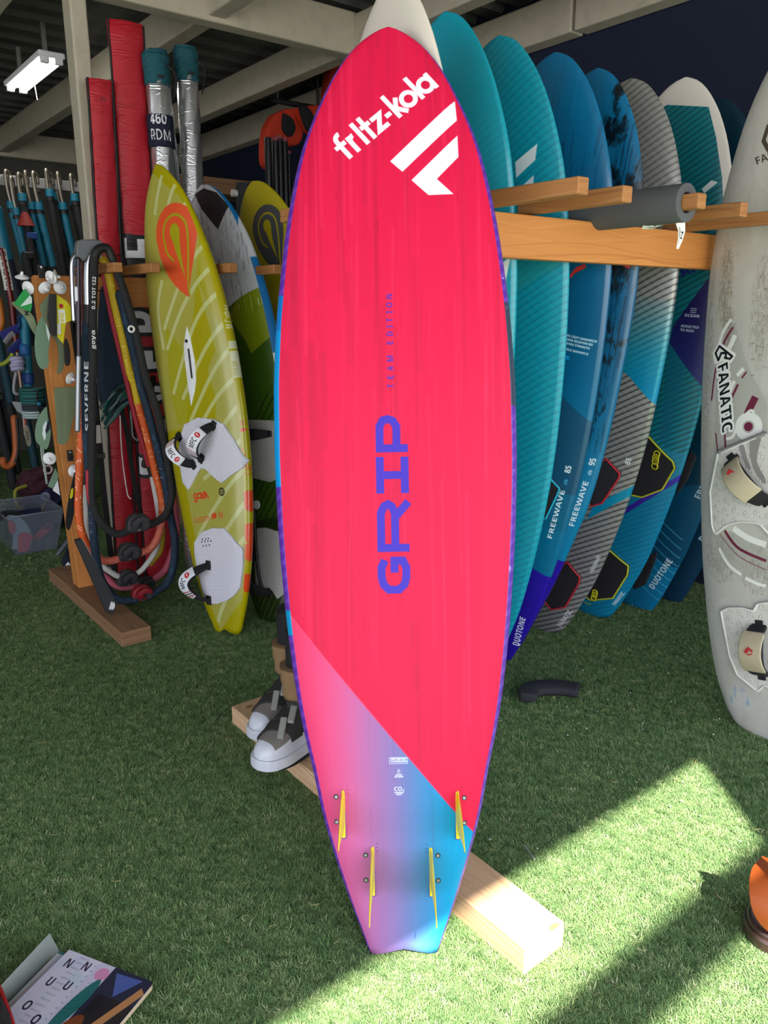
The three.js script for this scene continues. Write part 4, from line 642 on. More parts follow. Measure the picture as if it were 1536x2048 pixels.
{
  const L = 2.15;
  board({ name: 'windsurf_board', label: 'white board edge just left of the red board, behind the yellow board with grey emblem', group: LEAN, T: [2.36, 3.12, 0], N: [2.38, 3.68, 2.06], X: [.81, 0, .59], th: .11, n: 3.5, out: scaled(L, .94), front: phys('#cfd0d4', .4) });
  const tx = boardTex(.6, L, 200, (p) => { p.fill('#0d0c0e'); p.smear(40, '#1c1a1e', -.3, .3, 0, 2.1, .01, .3, .3); p.poly([[-.3, 2.2], [.3, 2.2], [.3, 2.0], [.12, 2.03], [-.1, 2.06], [-.16, 1.9], [-.21, 1.6], [-.3, 1.5]], '#b1aa12'); });
  board({ name: 'windsurf_board', label: 'black board with a yellow rim standing behind, beside the red board', group: LEAN, T: [2.62, 3.55, 0], N: [2.66, 4.1, 2.27], X: [.81, 0, .59], W: .6, th: .11, n: 3.5, out: scaled(L, .94), front: phys('#ffffff', .5, { map: tx }) });
}
// ---------- mast bags standing against the far rack ----------
const cloth = (base, dark, light, n = 220) => tex(256, 1024, (c, w, h) => { c.fillStyle = base; c.fillRect(0, 0, w, h); for (let i = 0; i < n; i++) { c.globalAlpha = rr(.05, .2); c.strokeStyle = rnd() < .6 ? dark : light; c.lineWidth = rr(1, 5); const x = rnd() * w, y = rnd() * h, a = rr(-.6, .6), l = rr(10, 60); c.beginPath(); c.moveTo(x, y); c.quadraticCurveTo(x + l / 2, y + rr(-10, 10), x + Math.cos(a) * l, y + Math.sin(a) * l); c.stroke(); } c.globalAlpha = 1; });
const crease = tex(128, 512, (c, w, h) => { c.fillStyle = '#808080'; c.fillRect(0, 0, w, h); for (let i = 0; i < 260; i++) { c.globalAlpha = rr(.1, .5); c.strokeStyle = rnd() < .5 ? '#202020' : '#e8e8e8'; c.lineWidth = rr(1, 4); const x = rnd() * w, y = rnd() * h, l = rr(8, 46), a = rr(-.9, .9); c.beginPath(); c.moveTo(x, y); c.lineTo(x + Math.cos(a) * l, y + Math.sin(a) * l); c.stroke(); } c.globalAlpha = 1; }, 1, 3, false);
M.redCloth = std('#ffffff', .5, { map: cloth('#b5182a', '#6f0a18', '#d83a4a'), bumpMap: crease, bumpScale: .006 });
M.silver = std('#c6c7cb', .3, { metalness: .85, bumpMap: crease, bumpScale: .005 });
// a soft tube along a leaning axis; r(t) its half width, flat its depth ratio; local frame x = W, z = -D
function bag(path, r, flat = .6, seg = 40, rad = 20, wrinkle = .004) {
  const c = curve(path), pos = [], uv = [], idx = [];
  for (let i = 0; i <= seg; i++) {
    const t = i / seg, p = c.getPoint(t), k = r(t);
    for (let j = 0; j <= rad; j++) { const a = j / rad * Math.PI * 2, w = 1 + wrinkle / k * Math.sin(i * 1.7 + j * 2.1 + Math.sin(i * .9) * 2) * (j % rad ? 1 : 0); pos.push(p.x + Math.cos(a) * k * w, p.y + Math.sin(i * 1.3 + a) * wrinkle * .5, p.z + Math.sin(a) * k * flat * w); uv.push(1 - j / rad, t); }
  }
  for (let i = 0; i < seg; i++) for (let j = 0; j < rad; j++) { const a = i * (rad + 1) + j, b = a + rad + 1; idx.push(a, b, a + 1, a + 1, b, b + 1); }
  for (const e of [0, seg]) { const k = pos.length / 3, p = c.getPoint(e / seg); pos.push(p.x, p.y, p.z); uv.push(.5, e / seg); for (let j = 0; j < rad; j++) { const a = e * (rad + 1) + j; e ? idx.push(k, a + 1, a) : idx.push(k, a, a + 1); } }
  const g = new THREE.BufferGeometry(); g.setAttribute('position', new THREE.Float32BufferAttribute(pos, 3)); g.setAttribute('uv', new THREE.Float32BufferAttribute(uv, 2)); g.setIndex(idx); g.computeVertexNormals(); return g;
}
const MB = 'mast bags leaning beside the cream column';
const severneTex = (() => tex(256, 2048, (c, w, h) => {      // big white letters with a black edge, reading up the bag
  c.drawImage(M.redCloth.map.image, 0, 0, w, h);
  c.save(); c.translate(w * .5, h * .795); c.rotate(-Math.PI / 2); c.font = 'bold 176px sans-serif'; c.textBaseline = 'middle'; c.lineJoin = 'miter'; let X = 0;
  for (const k of 'SEVERNE') { c.strokeStyle = '#101014'; c.lineWidth = 30; c.strokeText(k, X, 0); c.fillStyle = '#e6e6ea'; c.fillText(k, X, 0); X += 136; }
  c.restore();
}))();
severneTex.offset.set(-.27, 0); severneTex.wrapS = THREE.RepeatWrapping;
const redLetter = std('#ffffff', .5, { map: severneTex, bumpMap: crease, bumpScale: .006 });
{
  const mk = (label, x0, x1, y1, d, r, mat, o = {}) => {
    const t = thing('mast_bag', label, 'bag', [x0, d, 0], MB), dx = x1 - x0, lean = o.lean ?? .1;
    const P = (t2, extra = 0) => V(dx * t2 + (o.bend ?? 0) * Math.sin(Math.PI * t2), y1 * t2, -lean * t2 + extra);
    part('sleeve', bag(o.pts ?? [P(0), P(.25), P(.5), P(.75), P(1)], (k) => r * (k < .03 ? .75 + k * 8 : 1) * (o.taper ? 1 - o.taper * k : 1) * (k > .97 ? (o.open ? 1.04 : .9) : 1), o.flat ?? .5), mat, t);
    if (o.edge) for (const s of [-1, 1]) part('piping', tube([0, .25, .5, .75, 1].map((k) => P(k).add(V(s * r * .98, 0, .01))), .006, 30, 6), M.black, t);
    return { t, P };
  };
  mk('tall red mast bag with big white letters, tallest of the red bags', 1.63, 1.68, 2.89, 4.22, .09, redLetter, { edge: true, open: true, lean: .03, flat: .38 });
  { const { t, P } = mk('red mast bag marked 49 touching the cream column', 1.43, 1.515, 2.6, 4.2, .062, M.redCloth, { edge: true, open: true, lean: .02, flat: .4 }); const n = tex(128, 64, (c) => { c.fillStyle = '#b5182a'; c.fillRect(0, 0, 128, 64); c.fillStyle = '#3a0710'; c.font = '54px sans-serif'; c.fillText('49', 40, 52); }); part('number_print', box(.07, .035, .001, .0004).translate(...P(.965, .027).toArray()), std('#ffffff', .6, { map: n }), t); }
  { const { t, P } = mk('narrow red mast bag with a clear window strip between two wider red bags', 1.535, 1.60, 2.62, 4.27, .04, M.redCloth, { edge: true, lean: .02 }); part('window', bag([P(.74, .004), P(.85, .004), P(.965, .004)], () => .034, .6), phys('#0c0c0e', .08, { clearcoat: 1 }), t, 'dark glossy window strip'); part('tag', box(.06, .09, .003, .001).translate(...P(.715, .026).toArray()), std('#8e1424', .5), t); }
  for (const [label, x0, x1, y1, d, r, cut, nav] of [['silver foil mast bag with a navy cuff lettered 460 RDM', 1.83, 1.80, 2.745, 4.16, .058, .054, 1], ['silver foil mast bag leaning behind the lettered one, teal top', 1.98, 1.865, 2.79, 4.28, .052, .05, 0], ['silver foil mast bag standing upright, rightmost of the foil bags', 2.0, 2.02, 2.83, 4.27, .058, .058, 0]]) {
    const { t, P } = mk(label, x0, x1, y1 - .01, d, r, M.silver, { lean: .03, flat: .85 });
    part('top_cuff', bag([P(1 - cut * .85), P(1 - cut * .4), P(1.0), P(1.012)], (k) => r * (1.08 + .1 * k - (k > .8 ? .16 : 0)), .8), M.tealDark, t, 'teal fabric cuff'); part('drawstring', tube([P(.99, .05).add(V(r * .5, 0, 0)), P(.975, .06).add(V(r * 1.25, 0, 0)), P(.95, .06).add(V(r * 1.2, 0, 0)), P(.93, .06).add(V(r * .9, 0, 0))], .0035, 16, 6), M.black, t);
    part('brand_tag', box(.036, .014, .004, .001).translate(...P(1 - cut * .62, r * .96).toArray()), std('#1b1b1f', .6), t);
    if (nav) { const tx = tex(256, 256, (c) => { c.fillStyle = '#0f1730'; c.fillRect(0, 0, 256, 256); c.fillStyle = '#d9dae0'; c.font = 'bold 84px sans-serif'; c.fillText('460', 66, 130); c.font = '84px sans-serif'; c.fillText('RDM', 56, 212); }); tx.repeat.set(2.4, 1); tx.offset.set(-1.066, 0); part('size_cuff', bag([P(.846), P(.87), P(.899), P(.902)], (k) => r * 1.12, .92, 20, 40), std('#ffffff', .85, { map: tx }), t, 'navy cuff lettered 460 RDM'); }
  }
  mk('grey foil mast bag standing low behind the yellow-green board', 1.86, 1.77, 1.75, 4.2, .045, M.silver, { lean: .02, flat: .8 });
}
// ---------- booms hanging on the far rack ----------
const scrib = (base, mark, n = 90, seed2 = 1) => tex(512, 64, (c, w, h) => { c.fillStyle = base; c.fillRect(0, 0, w, h); c.strokeStyle = mark; for (let i = 0; i < n; i++) { c.globalAlpha = rr(.4, .95); c.lineWidth = rr(1.5, 3.5); const x = rnd() * w, y = rnd() * h, a = pick([0, .8, -.8, 1.57, 1.57]), l = rr(8, 30); c.beginPath(); c.moveTo(x, y); c.lineTo(x + Math.cos(a) * l, y + Math.sin(a) * l); c.stroke(); } c.globalAlpha = 1; });
const navySpeck = tex(256, 64, (c, w, h) => { c.fillStyle = '#14283c'; c.fillRect(0, 0, w, h); specks(c, w, h, 1500, ['#2c4a66', '#0a1624', '#3c5c78'], .7, 4); });
const bm = { black: std('#1d1c1f', .85), orange: std('#ffffff', .6, { map: scrib('#d2561b', '#f0d8c4') }), yellow: std('#ffffff', .6, { map: scrib('#c9a80f', '#ecdc70', 50) }), red: std('#a01c30', .6), maroon: std('#ffffff', .6, { map: scrib('#5a1218', '#a8582c', 60) }), white: std('#c9c6c2', .5), pink: std('#b8566a', .7), navy: std('#ffffff', .8, { map: navySpeck }), alu: M.alu, pinkO: std('#ffffff', .6, { map: scrib('#c8604a', '#eac0a8', 50) }), yellowPlain: std('#b09418', .6) };
const HB = 'booms hanging in loops on the far rack';
function wordPrint(text, col, bg, w = 512) { return tex(w, 64, (c) => { c.fillStyle = bg; c.fillRect(0, 0, w, 64); c.fillStyle = col; c.font = 'bold 58px sans-serif'; c.fillText(text, 6, 53); }); }
function boom(label, d, segs, clamp) {
  const o = segs[0][2][0], t = thing('windsurf_boom', label, 'boom', [o[0], d, 0], HB), L = ([w, y, z]) => V(w - o[0], y, z ?? 0);
  for (const [name, m, pts, r, lab] of segs) part(name, capped(pts.map(L), r, pts.length * 6, 12), bm[m] ?? m, t, lab);
  if (clamp) {
    const [w, y, s, m, m2] = clamp, p = L([w, y]), k = V(p.x, p.y, .012);
    const h = part('front_clamp', toCreasedNormals(new THREE.ExtrudeGeometry(shapeOf([[-.085, -.035], [-.05, -.052], [.05, -.05], [.085, -.02], [.07, .03], [.03, .06], [-.03, .062], [-.07, .03]], true), { depth: .05, bevelEnabled: true, bevelSize: .012, bevelThickness: .012, bevelSegments: 3 }).scale(s, s, s).translate(k.x, k.y, k.z - .03), .6), m, t);
    part('lever', toCreasedNormals(new THREE.ExtrudeGeometry(shapeOf([[-.06, .01], [0, .045], [.055, .02], [.045, -.015], [0, .012], [-.05, -.02]], true), { depth: .02, bevelEnabled: true, bevelSize: .008, bevelThickness: .006, bevelSegments: 2 }).scale(s, s, s).translate(k.x - .005, k.y + .012, k.z + .035), .6), m2 ?? m, h);
    part('pivot', cyl(.026 * s, .028 * s, .03, 20).rotateX(Math.PI / 2).translate(k.x + .02 * s, k.y, k.z + .04), M.darkGrey, h); part('bolt', cyl(.007, .007, .012, 12).rotateX(Math.PI / 2).translate(k.x - .032 * s, k.y - .028 * s, k.z + .045), M.steel, h);
  }
  return { t, L };
}
const clampM = std('#2c2b2e', .6), clampR = std('#8c1422', .45);
{
  const A = [[1.23,1.738],[1.224,1.708],[1.211,1.601],[1.196,1.466],[1.177,1.259],[1.162,1.14],[1.142,0.924],[1.124,0.761]], B = [[1.124,0.761],[1.114,0.65],[1.129,0.562],[1.163,0.497],[1.217,0.45],[1.287,0.458]], C = [[1.358,0.461],[1.451,0.492],[1.491,0.545],[1.51,0.62],[1.504,0.713],[1.485,0.89],[1.461,1.037],[1.426,1.161],[1.415,1.214],[1.385,1.411],[1.351,1.57],[1.314,1.698],[1.309,1.724]];
  const b = boom('black boom with white print, nearest of the hanging booms', 3.66, [['grip_tube', 'black', A, .0185], ['grip_tube', 'black', B, .0185], ['grip_tube', 'black', C, .0185], ['tail_end', M.black, [[1.23,1.734],[1.24,1.755],[1.264,1.769],[1.29,1.764],[1.309,1.722]], .02], ['stripe', bm.red, [[1.106,0.773],[1.1,0.679],[1.111,0.598],[1.139,0.523]], .009, 'red inner stripe']], [...[[1.325,0.487]][0], .64, clampM]);
  const ring = std('#e9e9ec', .7), ws = wordPrint('goya', '#e8e8ec', '#1d1c1f', 150), wn = wordPrint('0.2 TOT 122', '#e8e8ec', '#1d1c1f', 360), fx = (pts, m, w) => { const q = pts.map(b.L); part('print', ribbon(q, V(-1, 0, 0), w, .002).translate(0, 0, .0195), m, b.t, 'white print'); };
  fx([[1.178,1.327],[1.18,1.371],[1.185,1.425]], std('#fff', .8, { map: ws }), .028); fx([[1.194,1.501],[1.204,1.587],[1.213,1.662]], std('#fff', .8, { map: wn }), .024); const q = b.L([[1.359,1.416]][0]); part('print', new THREE.TorusGeometry(.013, .005, 6, 18).translate(q.x, q.y, .024), ring, b.t, 'white ring print');
}
{
  const b = boom('navy speckled boom with white letters and a red clamp, lowest loop of all', 3.71, [
    ['tail_tube', 'alu', [[1.267,1.772],[1.239,1.754],[1.219,1.727],[1.207,1.671],[1.194,1.508]], .019, 'bright aluminium tail tube'], ['collar', M.black, [[1.195,1.519],[1.185,1.44]], .0205], ['grip_tube', 'navy', [[1.181,1.44],[1.16,1.293],[1.148,1.137],[1.134,0.964],[1.127,0.721],[1.126,0.58],[1.122,0.463],[1.122,0.357],[1.135,0.234],[1.167,0.154],[1.215,0.095],[1.3,0.078]], .02],
    ['grip_tube', 'navy', [[1.363,0.077],[1.472,0.131],[1.515,0.237],[1.527,0.362],[1.511,0.49],[1.501,0.643],[1.473,0.828],[1.435,1.034],[1.413,1.13],[1.402,1.211],[1.377,1.376],[1.344,1.571]], .02]], [...[[1.334,0.105]][0], .56, clampR, clampR]);
  const wd = std('#fff', .8, { map: wordPrint('SEVERNE', '#e6e8ee', '#14283c', 330) }); part('print', ribbon([[1.131,0.945],[1.143,1.098],[1.153,1.234],[1.168,1.387]].map(b.L), V(-1, 0, 0), .03, .002).translate(0, 0, .0205), wd, b.t, 'white lettering');
  const f = [[1.115,0.608],[1.115,0.559],[1.113,0.51],[1.111,0.466],[1.474,0.686],[1.472,0.732],[1.471,0.783]]; f.forEach((p) => { const q = b.L(p); part('flame_print', plate([[-.008, .006], [.012, -.004], [.002, .004]], .002, .0005).translate(q.x, q.y, .012), bm.white, b.t); });
}
boom('orange and yellow boom with white scribbles, second hanging loop', 3.77, [['grip_tube', 'maroon', [[1.207,1.727],[1.195,1.59],[1.181,1.43]], .013, 'maroon tube'], ['tail_tube', 'alu', [[1.207,1.727],[1.223,1.754],[1.258,1.766],[1.302,1.724]], .012], ['grip_tube', 'yellow', [[1.179,1.385],[1.155,1.164]], .018, 'yellow section'], ['grip_tube', 'orange', [[1.155,1.164],[1.156,1.141],[1.134,0.966],[1.109,0.801],[1.09,0.66],[1.08,0.557],[1.084,0.464],[1.105,0.381]], .0195, 'orange section with white scribbles'], ['grip_tube', 'pinkO', [[1.105,0.381],[1.15,0.314],[1.2,0.288],[1.273,0.292]], .0195],
  ['grip_tube', 'pinkO', [[1.335,0.293],[1.422,0.316],[1.47,0.383],[1.496,0.48]], .0195], ['grip_tube', 'orange', [[1.496,0.48],[1.497,0.573],[1.475,0.699],[1.447,0.88],[1.413,1.057]], .0195], ['grip_tube', 'yellow', [[1.413,1.057],[1.401,1.155],[1.385,1.208],[1.363,1.374],[1.338,1.535],[1.317,1.692],[1.302,1.724]], .0195], ['paper_tag', bm.white, [[1.403,0.306],[1.434,0.329]], .014]], [...[[1.306,0.314]][0], .64, clampM]);
boom('thin boom with red, black and white sections, third hanging loop', 3.83, [['grip_tube', 'red', [[1.202,1.456],[1.183,1.179],[1.165,0.901],[1.147,0.74]], .014, 'red section'], ['grip_tube', M.black, [[1.147,0.74],[1.141,0.679]], .0145], ['grip_tube', 'white', [[1.141,0.679],[1.133,0.526],[1.129,0.435],[1.15,0.34],[1.178,0.261],[1.243,0.191],[1.275,0.171]], .014, 'white section'], ['grip_tube', 'white', [[1.348,0.166],[1.399,0.197],[1.473,0.287],[1.496,0.403],[1.497,0.497],[1.479,0.675]], .014, 'white section'], ['grip_tube', M.black, [[1.479,0.675],[1.467,0.726]], .0145], ['grip_tube', 'red', [[1.467,0.726],[1.452,0.801],[1.417,0.976],[1.391,1.151],[1.365,1.316],[1.338,1.501],[1.319,1.694],[1.31,1.745]], .014, 'red section'], ['tail_tube', 'alu', [[1.202,1.456],[1.212,1.636],[1.223,1.72],[1.246,1.752],[1.284,1.764],[1.31,1.745]], .012]], [...[[1.308,0.158]][0], .58, clampM]);
boom('pink boom with a yellow section, inner low loop', 3.89, [['tail_tube', 'alu', [[1.282,1.729],[1.255,1.547],[1.225,1.173]], .014], ['grip_tube', 'pink', [[1.225,1.173],[1.198,0.832],[1.175,0.426],[1.189,0.224],[1.229,0.153],[1.287,0.096],[1.377,0.082]], .018], ['grip_tube', 'pink', [[1.435,0.086],[1.473,0.101],[1.534,0.139],[1.574,0.213],[1.614,0.336],[1.614,0.489]], .018], ['grip_tube', 'pinkO', [[1.614,0.489],[1.593,0.71],[1.544,1.003],[1.486,1.258],[1.415,1.619],[1.365,1.744],[1.32,1.762],[1.282,1.729]], .018], ['grip_tube', 'yellowPlain', [[1.458,0.194],[1.515,0.26],[1.535,0.368]], .019, 'yellow section']], [...[[1.424,0.088]][0], .5, clampM]);
{ // straight telescopic pole and the boom tail beside it
  const L = (pts) => pts.map(([w, y]) => V(w - 1.12, y, 0));
  const t = thing('extension_pole', 'thin telescopic pole, dark purple above and silver below, beside the post', 'pole', [1.12, 3.68, 0]);
  part('upper_tube', capped(L([[1.162,1.717],[1.142,1.501],[1.123,1.295]]), .0105, 12, 10), std('#3a3138', .3, { metalness: .5 }), t); part('lower_tube', capped(L([[1.123,1.295],[1.106,1.148],[1.086,0.967]]), .012, 12, 10), std('#a3a5aa', .45, { metalness: .8 }), t); part('lever', capped(L([[1.142,1.595],[1.14,1.544]]), .009, 4, 8), M.white, t);
  const u = thing('boom_tail', 'bent aluminium boom tail with a clear plastic end hung on the far rack', 'boom tail', [1.12, 3.72, 0]);
  part('tube', capped(L([[1.13,1.457],[1.134,1.545],[1.14,1.652],[1.145,1.701],[1.154,1.729],[1.171,1.743],[1.197,1.744]]), .011, 30, 10), M.alu, u); part('plastic_end', plate(L([[1.163,1.735],[1.167,1.773],[1.184,1.795],[1.262,1.799],[1.278,1.776],[1.257,1.747],[1.217,1.75],[1.188,1.719]]).map((p) => [p.x, p.y]), .03, .006, true), phys('#8d9298', .25, { transmission: .6, thickness: .02, roughness: .3 }), u);
  const w = thing('boom_tail', 'grey fork-shaped boom tail leaning on the rack foot', 'boom tail', [1.1, 3.6, 0]), K = (p) => p.map(([a, b]) => [a - 1.1, b]);
  part('outer_arm', plate(K([[1.002,0.473],[1.021,0.477],[1.143,0.171],[1.149,0.131],[1.135,0.091],[1.112,0.096]]), .03, .004), M.darkGrey, w); part('inner_arm', plate(K([[1.015,0.471],[1.029,0.471],[1.138,0.181],[1.138,0.135],[1.118,0.12]]), .02, .004), std('#b9bcc4', .4), w); for (const k of [0, 1]) part('roller', cyl(.02, .02, .014, 18).rotateZ(1.2).translate(...K([[1.129,0.132]]).flat(), .01 + k * .03), k ? M.white : M.steel, w);
}
{ // things between the loops: navy sail bag, teal line coil, straps, thin lines
  const s = thing('sail_bag', 'dark blue sail bag hanging behind the boom loops', 'bag', [1.42, 4.0, 0]);
  part('body', plate([[1.383,1.587],[1.425,1.551],[1.442,1.326],[1.44,1.068],[1.32,1.063],[1.365,1.55]].map(([w, y]) => [w - 1.42, y]), .05, .012, true).translate(0, 0, -.03), std('#16293d', .85), s);
  const c = thing('line_coil', 'coil of teal and grey rope strapped flat between the boom loops', 'rope', [1.47, 3.95, 0]), cm = [std('#1d6a64', .7), std('#6a7a78', .7), std('#123f3c', .7)], [p0, p1] = [[1.294,0.976],[1.477,1.11]];
  for (let k = 0; k < 12; k++) part('strand', tube([0, .25, .5, .75, 1].map((t) => V(lerp(p0[0], p1[0], t) - 1.47, lerp(p0[1], p1[1], t) + .03 * Math.sin(t * 3.1) - .055 + k * .0095 + rr(-.004, .004), rr(-.02, .02) + .03 * Math.sin(t * 3.1 + k))), .006, 20, 6), cm[k % 3], c);
  part('strap', tube([V(.09, .13, .03), V(.06, .04, .06), V(.075, -.06, .05)].map((v) => v.add(V(0, (p0[1] + p1[1]) / 2, 0))), .014, 10, 6), M.black, c);
  const strapG = (label, pts, w) => { const t = thing('webbing_strap', label, 'strap', [1.4, 3.95, 0]); part('webbing', ribbon(curve(pts.map(([a, b]) => V(a - 1.4, b, 0))).getPoints(24), V(1, 0, 0), w, .004), M.blackSoft, t); return t; };
  const st = strapG('black webbing strap with a white tag hanging between the booms', [[1.265,0.969],[1.266,0.817],[1.265,0.662],[1.269,0.45],[1.273,0.26],[1.286,0.174]], .03); part('tag', box(.03, .09, .004, .001).translate(...[[1.252,0.902]].map(([a, b]) => [a - 1.4, b]).flat(), .03), bm.white, st); part('buckle', box(.045, .03, .012, .004).translate(...[[1.259,0.79]].map(([a, b]) => [a - 1.4, b]).flat(), .02), M.black, st);
  strapG('black webbing strap hanging nearer the yellow-green board', [[1.385,1.135],[1.395,1.009],[1.413,0.853],[1.427,0.641],[1.455,0.419]], .025);
  const ln = (label, pts, r, m) => { const t = thing('line', label, 'line', [1.4, 3.9, 0]); part('cord', tube(pts.map(([a, b]) => V(a - 1.4, b, 0)), r, 40, 5), m, t); };
  ln('thin white line with frayed end hanging in front of a red bag', [[1.365,0.988],[1.359,0.861],[1.359,0.732],[1.365,0.626],[1.371,0.572],[1.386,0.554]], .0035, bm.white); ln('thin grey elastic cord hanging beside the white line', [[1.419,1.008],[1.421,0.931],[1.422,0.879],[1.446,0.851]], .004, std('#7c8c86', .8));
  ln('thin black cord looped round the rail of the far rack', [...[[1.282,1.594],[1.353,1.588],[1.408,1.596],[1.437,1.644],[1.443,1.749],[1.417,1.755]]], .003, M.black);
}
// ---------- fins, discs and cards on the post of the far rack ----------
{
  const FG = 'fins and cards hung on the post', F = (label, pts, m, d = 3.9, o = {}) => {
    const w0 = pts[0][0], t = thing(o.name ?? 'fin', label, o.cat ?? 'fin', [w0, d, 0], FG), q = pts.map(([w, y]) => [w - w0, y]);
    part(o.part ?? 'blade', plate(q, o.th ?? .006, .0018, o.smooth ?? true), m, t); return { t, w0 };
  };
  const sub = (f, name, pts, m, z = .009, smooth = false, lab) => part(name, plate(pts.map(([w, y]) => [w - f.w0, y]), .0015, .0004, smooth).translate(0, 0, z), m, f.t, lab);
  const mint = std('#d8e4e4', .6), ol = std('#66735a', .55);
  let f = F('sage green fin with a white band, upper one on the post', [[1.042,1.474],[1.016,1.43],[1,1.365],[0.996,1.304],[1.002,1.258],[1.017,1.236],[1.035,1.238],[1.047,1.261],[1.049,1.302],[1.065,1.377],[1.065,1.416],[1.053,1.447]], M.sage); sub(f, 'band', [[1.054,1.443],[1.067,1.391],[1.059,1.361],[1.053,1.4]], mint); sub(f, 'band', [[1.064,1.429],[1.072,1.402],[1.068,1.384]], M.black);
  F('narrow curved olive fin right of the sage one', [[1.083,1.383],[1.099,1.36],[1.106,1.325],[1.103,1.271],[1.09,1.209],[1.112,1.224],[1.127,1.28],[1.13,1.329],[1.111,1.366],[1.094,1.385]], ol, 3.92);
  F('black fin hanging right of the yellow card', [[1.122,1.342],[1.133,1.369],[1.143,1.325],[1.139,1.263],[1.128,1.247],[1.118,1.259]], M.black, 3.88);
  F('big olive green fin hanging point down in the middle of the post', [[1.052,1.138],[1.067,1.146],[1.151,1.139],[1.143,1.075],[1.127,1.014],[1.108,0.96],[1.088,0.897],[1.063,0.88],[1.043,0.89],[1.045,0.949],[1.049,1.063]], std('#69775a', .5), 3.86, { smooth: true });
  f = F('sage fin bent round a white sticker at the left edge of the post', [[1.017,1.057],[0.981,1.015],[0.959,0.955],[0.956,0.905],[0.969,0.88],[0.983,0.864],[1.001,0.864],[1.02,0.918],[1.023,0.963],[1.018,1.007]], M.sage); sub(f, 'sticker', [[1.008,0.993],[0.992,0.969],[0.985,0.931],[0.991,0.899],[1,0.92],[0.999,0.949],[1.016,0.983]], mint); sub(f, 'sticker', [[1.012,0.991],[1.023,0.987],[1.019,0.952],[1.004,0.934],[1.001,0.949]], M.navy);
  f = F('pale olive fin marked X below the green card', [[0.929,1.53],[0.94,1.537],[0.949,1.519],[1.008,1.483],[1.025,1.42],[1.018,1.39],[1.001,1.42],[0.98,1.47]], std('#7c8768', .55), 3.95); const xm = [[0.979,1.497],[0.994,1.477]]; for (const s of [[0, 1], [1, 0]]) part('mark', rod(V(xm[0][0] - f.w0, xm[s[0]][1], .009), V(xm[1][0] - f.w0, xm[s[1]][1], .009), .003, 6), M.black, f.t);
  const green = std('#1c9a48', .6); f = F('green hang card with a white triangle beside the post', [[0.93,1.53],[0.979,1.593],[1.007,1.556],[1.001,1.517],[0.994,1.495],[0.951,1.514]], green, 3.9, { name: 'hang_card', cat: 'card', th: .0012, smooth: false, part: 'card' }); sub(f, 'print', [[0.952,1.517],[1,1.567],[1.005,1.552],[1.003,1.532],[0.985,1.526]], mint, .0022); 
  const ye = std('#d8cf14', .5); f = F('yellow hang card lettered KAI', [[1.098,1.572],[1.144,1.539],[1.181,1.483],[1.16,1.456],[1.13,1.445],[1.109,1.35],[1.084,1.387]], ye, 3.85, { name: 'hang_card', cat: 'card', th: .0012, smooth: false, part: 'card' });
  { const kt = tex(64, 128, (c) => { c.fillStyle = '#eeeee6'; c.fillRect(0, 0, 64, 128); c.save(); c.translate(52, 120); c.rotate(-Math.PI / 2); c.fillStyle = '#d8cf14'; c.font = 'bold 54px sans-serif'; c.fillText('KAI', 2, 0); c.restore(); }), [a, b] = [[1.1,1.443],[1.131,1.503]]; part('word_print', box(b[0] - a[0], b[1] - a[1], .001, .0003).translate((a[0] + b[0]) / 2 - f.w0, (a[1] + b[1]) / 2, .003), std('#fff', .6, { map: kt }), f.t, 'white box lettered KAI'); sub(f, 'print', [[1.086,1.391],[1.094,1.443],[1.107,1.438],[1.102,1.393]], M.white, .0022); const q = [[1.117,1.519]][0]; part('print', cyl(.01, .01, .0015, 16).rotateX(Math.PI / 2).translate(q[0] - f.w0, q[1], .003), M.red, f.t); }
  F('black hang strip left of the yellow card', [[1.069,1.572],[1.097,1.57],[1.081,1.385],[1.059,1.392],[1.049,1.461]], M.black, 3.84, { name: 'hang_card', cat: 'card', th: .002, smooth: false, part: 'card' });
  f = F('black fin blade with a yellow emblem low on the post', [[1.105,0.736],[1.108,0.698],[1.094,0.6],[1.077,0.527],[1.052,0.46],[1.04,0.482],[1.052,0.556],[1.078,0.652]], M.blackSoft, 3.86); sub(f, 'emblem', [[1.078,0.655],[1.088,0.661],[1.082,0.622],[1.069,0.614]], ye, .009, true);
  F('pale green fin low behind the post', [[1.059,0.734],[1.07,0.702],[1.053,0.627],[1.017,0.653]], M.sage, 4.02, { smooth: false }); F('white fin with a round hole behind the post, above the tub', [[1.059,0.676],[1.062,0.604],[1.033,0.633]], M.white, 4.0, { smooth: false });
  F('grey olive fin under the white discs at the top of the post', [[1.053,1.541],[1.077,1.568],[1.079,1.546],[1.058,1.49],[1.06,1.445],[1.045,1.466],[1.032,1.515]], ol, 3.88);
  // white suction discs
  const dish = new THREE.LatheGeometry([[0, .012], [.007, .012], [.009, .006], [.02, .003], [.03, -.004], [.031, -.006], [.02, -.001], [0, .001]].map((p) => new THREE.Vector2(...p)), 28).rotateX(Math.PI / 2), proto = [];
  [['white plastic disc hanging left of the post top', [57, 576], 3.92, -.9, .2], ['white plastic disc facing out on the rail end', [86, 577], 3.86, .3, .5], ['white plastic disc behind the yellow card', [121, 575], 3.9, 0, 0], ['white plastic disc above the big olive fin', [140, 757], 3.88, .5, .3], ['white plastic disc half hidden at the lower left edge of the post', [106, 921], 3.96, -.4, 0], ['white plastic disc tied with a black cord low on the post', [145, 940], 3.87, .3, 0], ['white plastic disc tilted up at the left end of the rail', [50, 552], 3.95, 0, -1.2], ['upright white plastic disc in the pair on the rail', [97, 556], 3.87, -1.0, .3], ['second upright disc of the pair on the rail, right one', [107, 553], 3.87, 1.1, .2]].forEach(([label, , d, ry, rx], i) => {
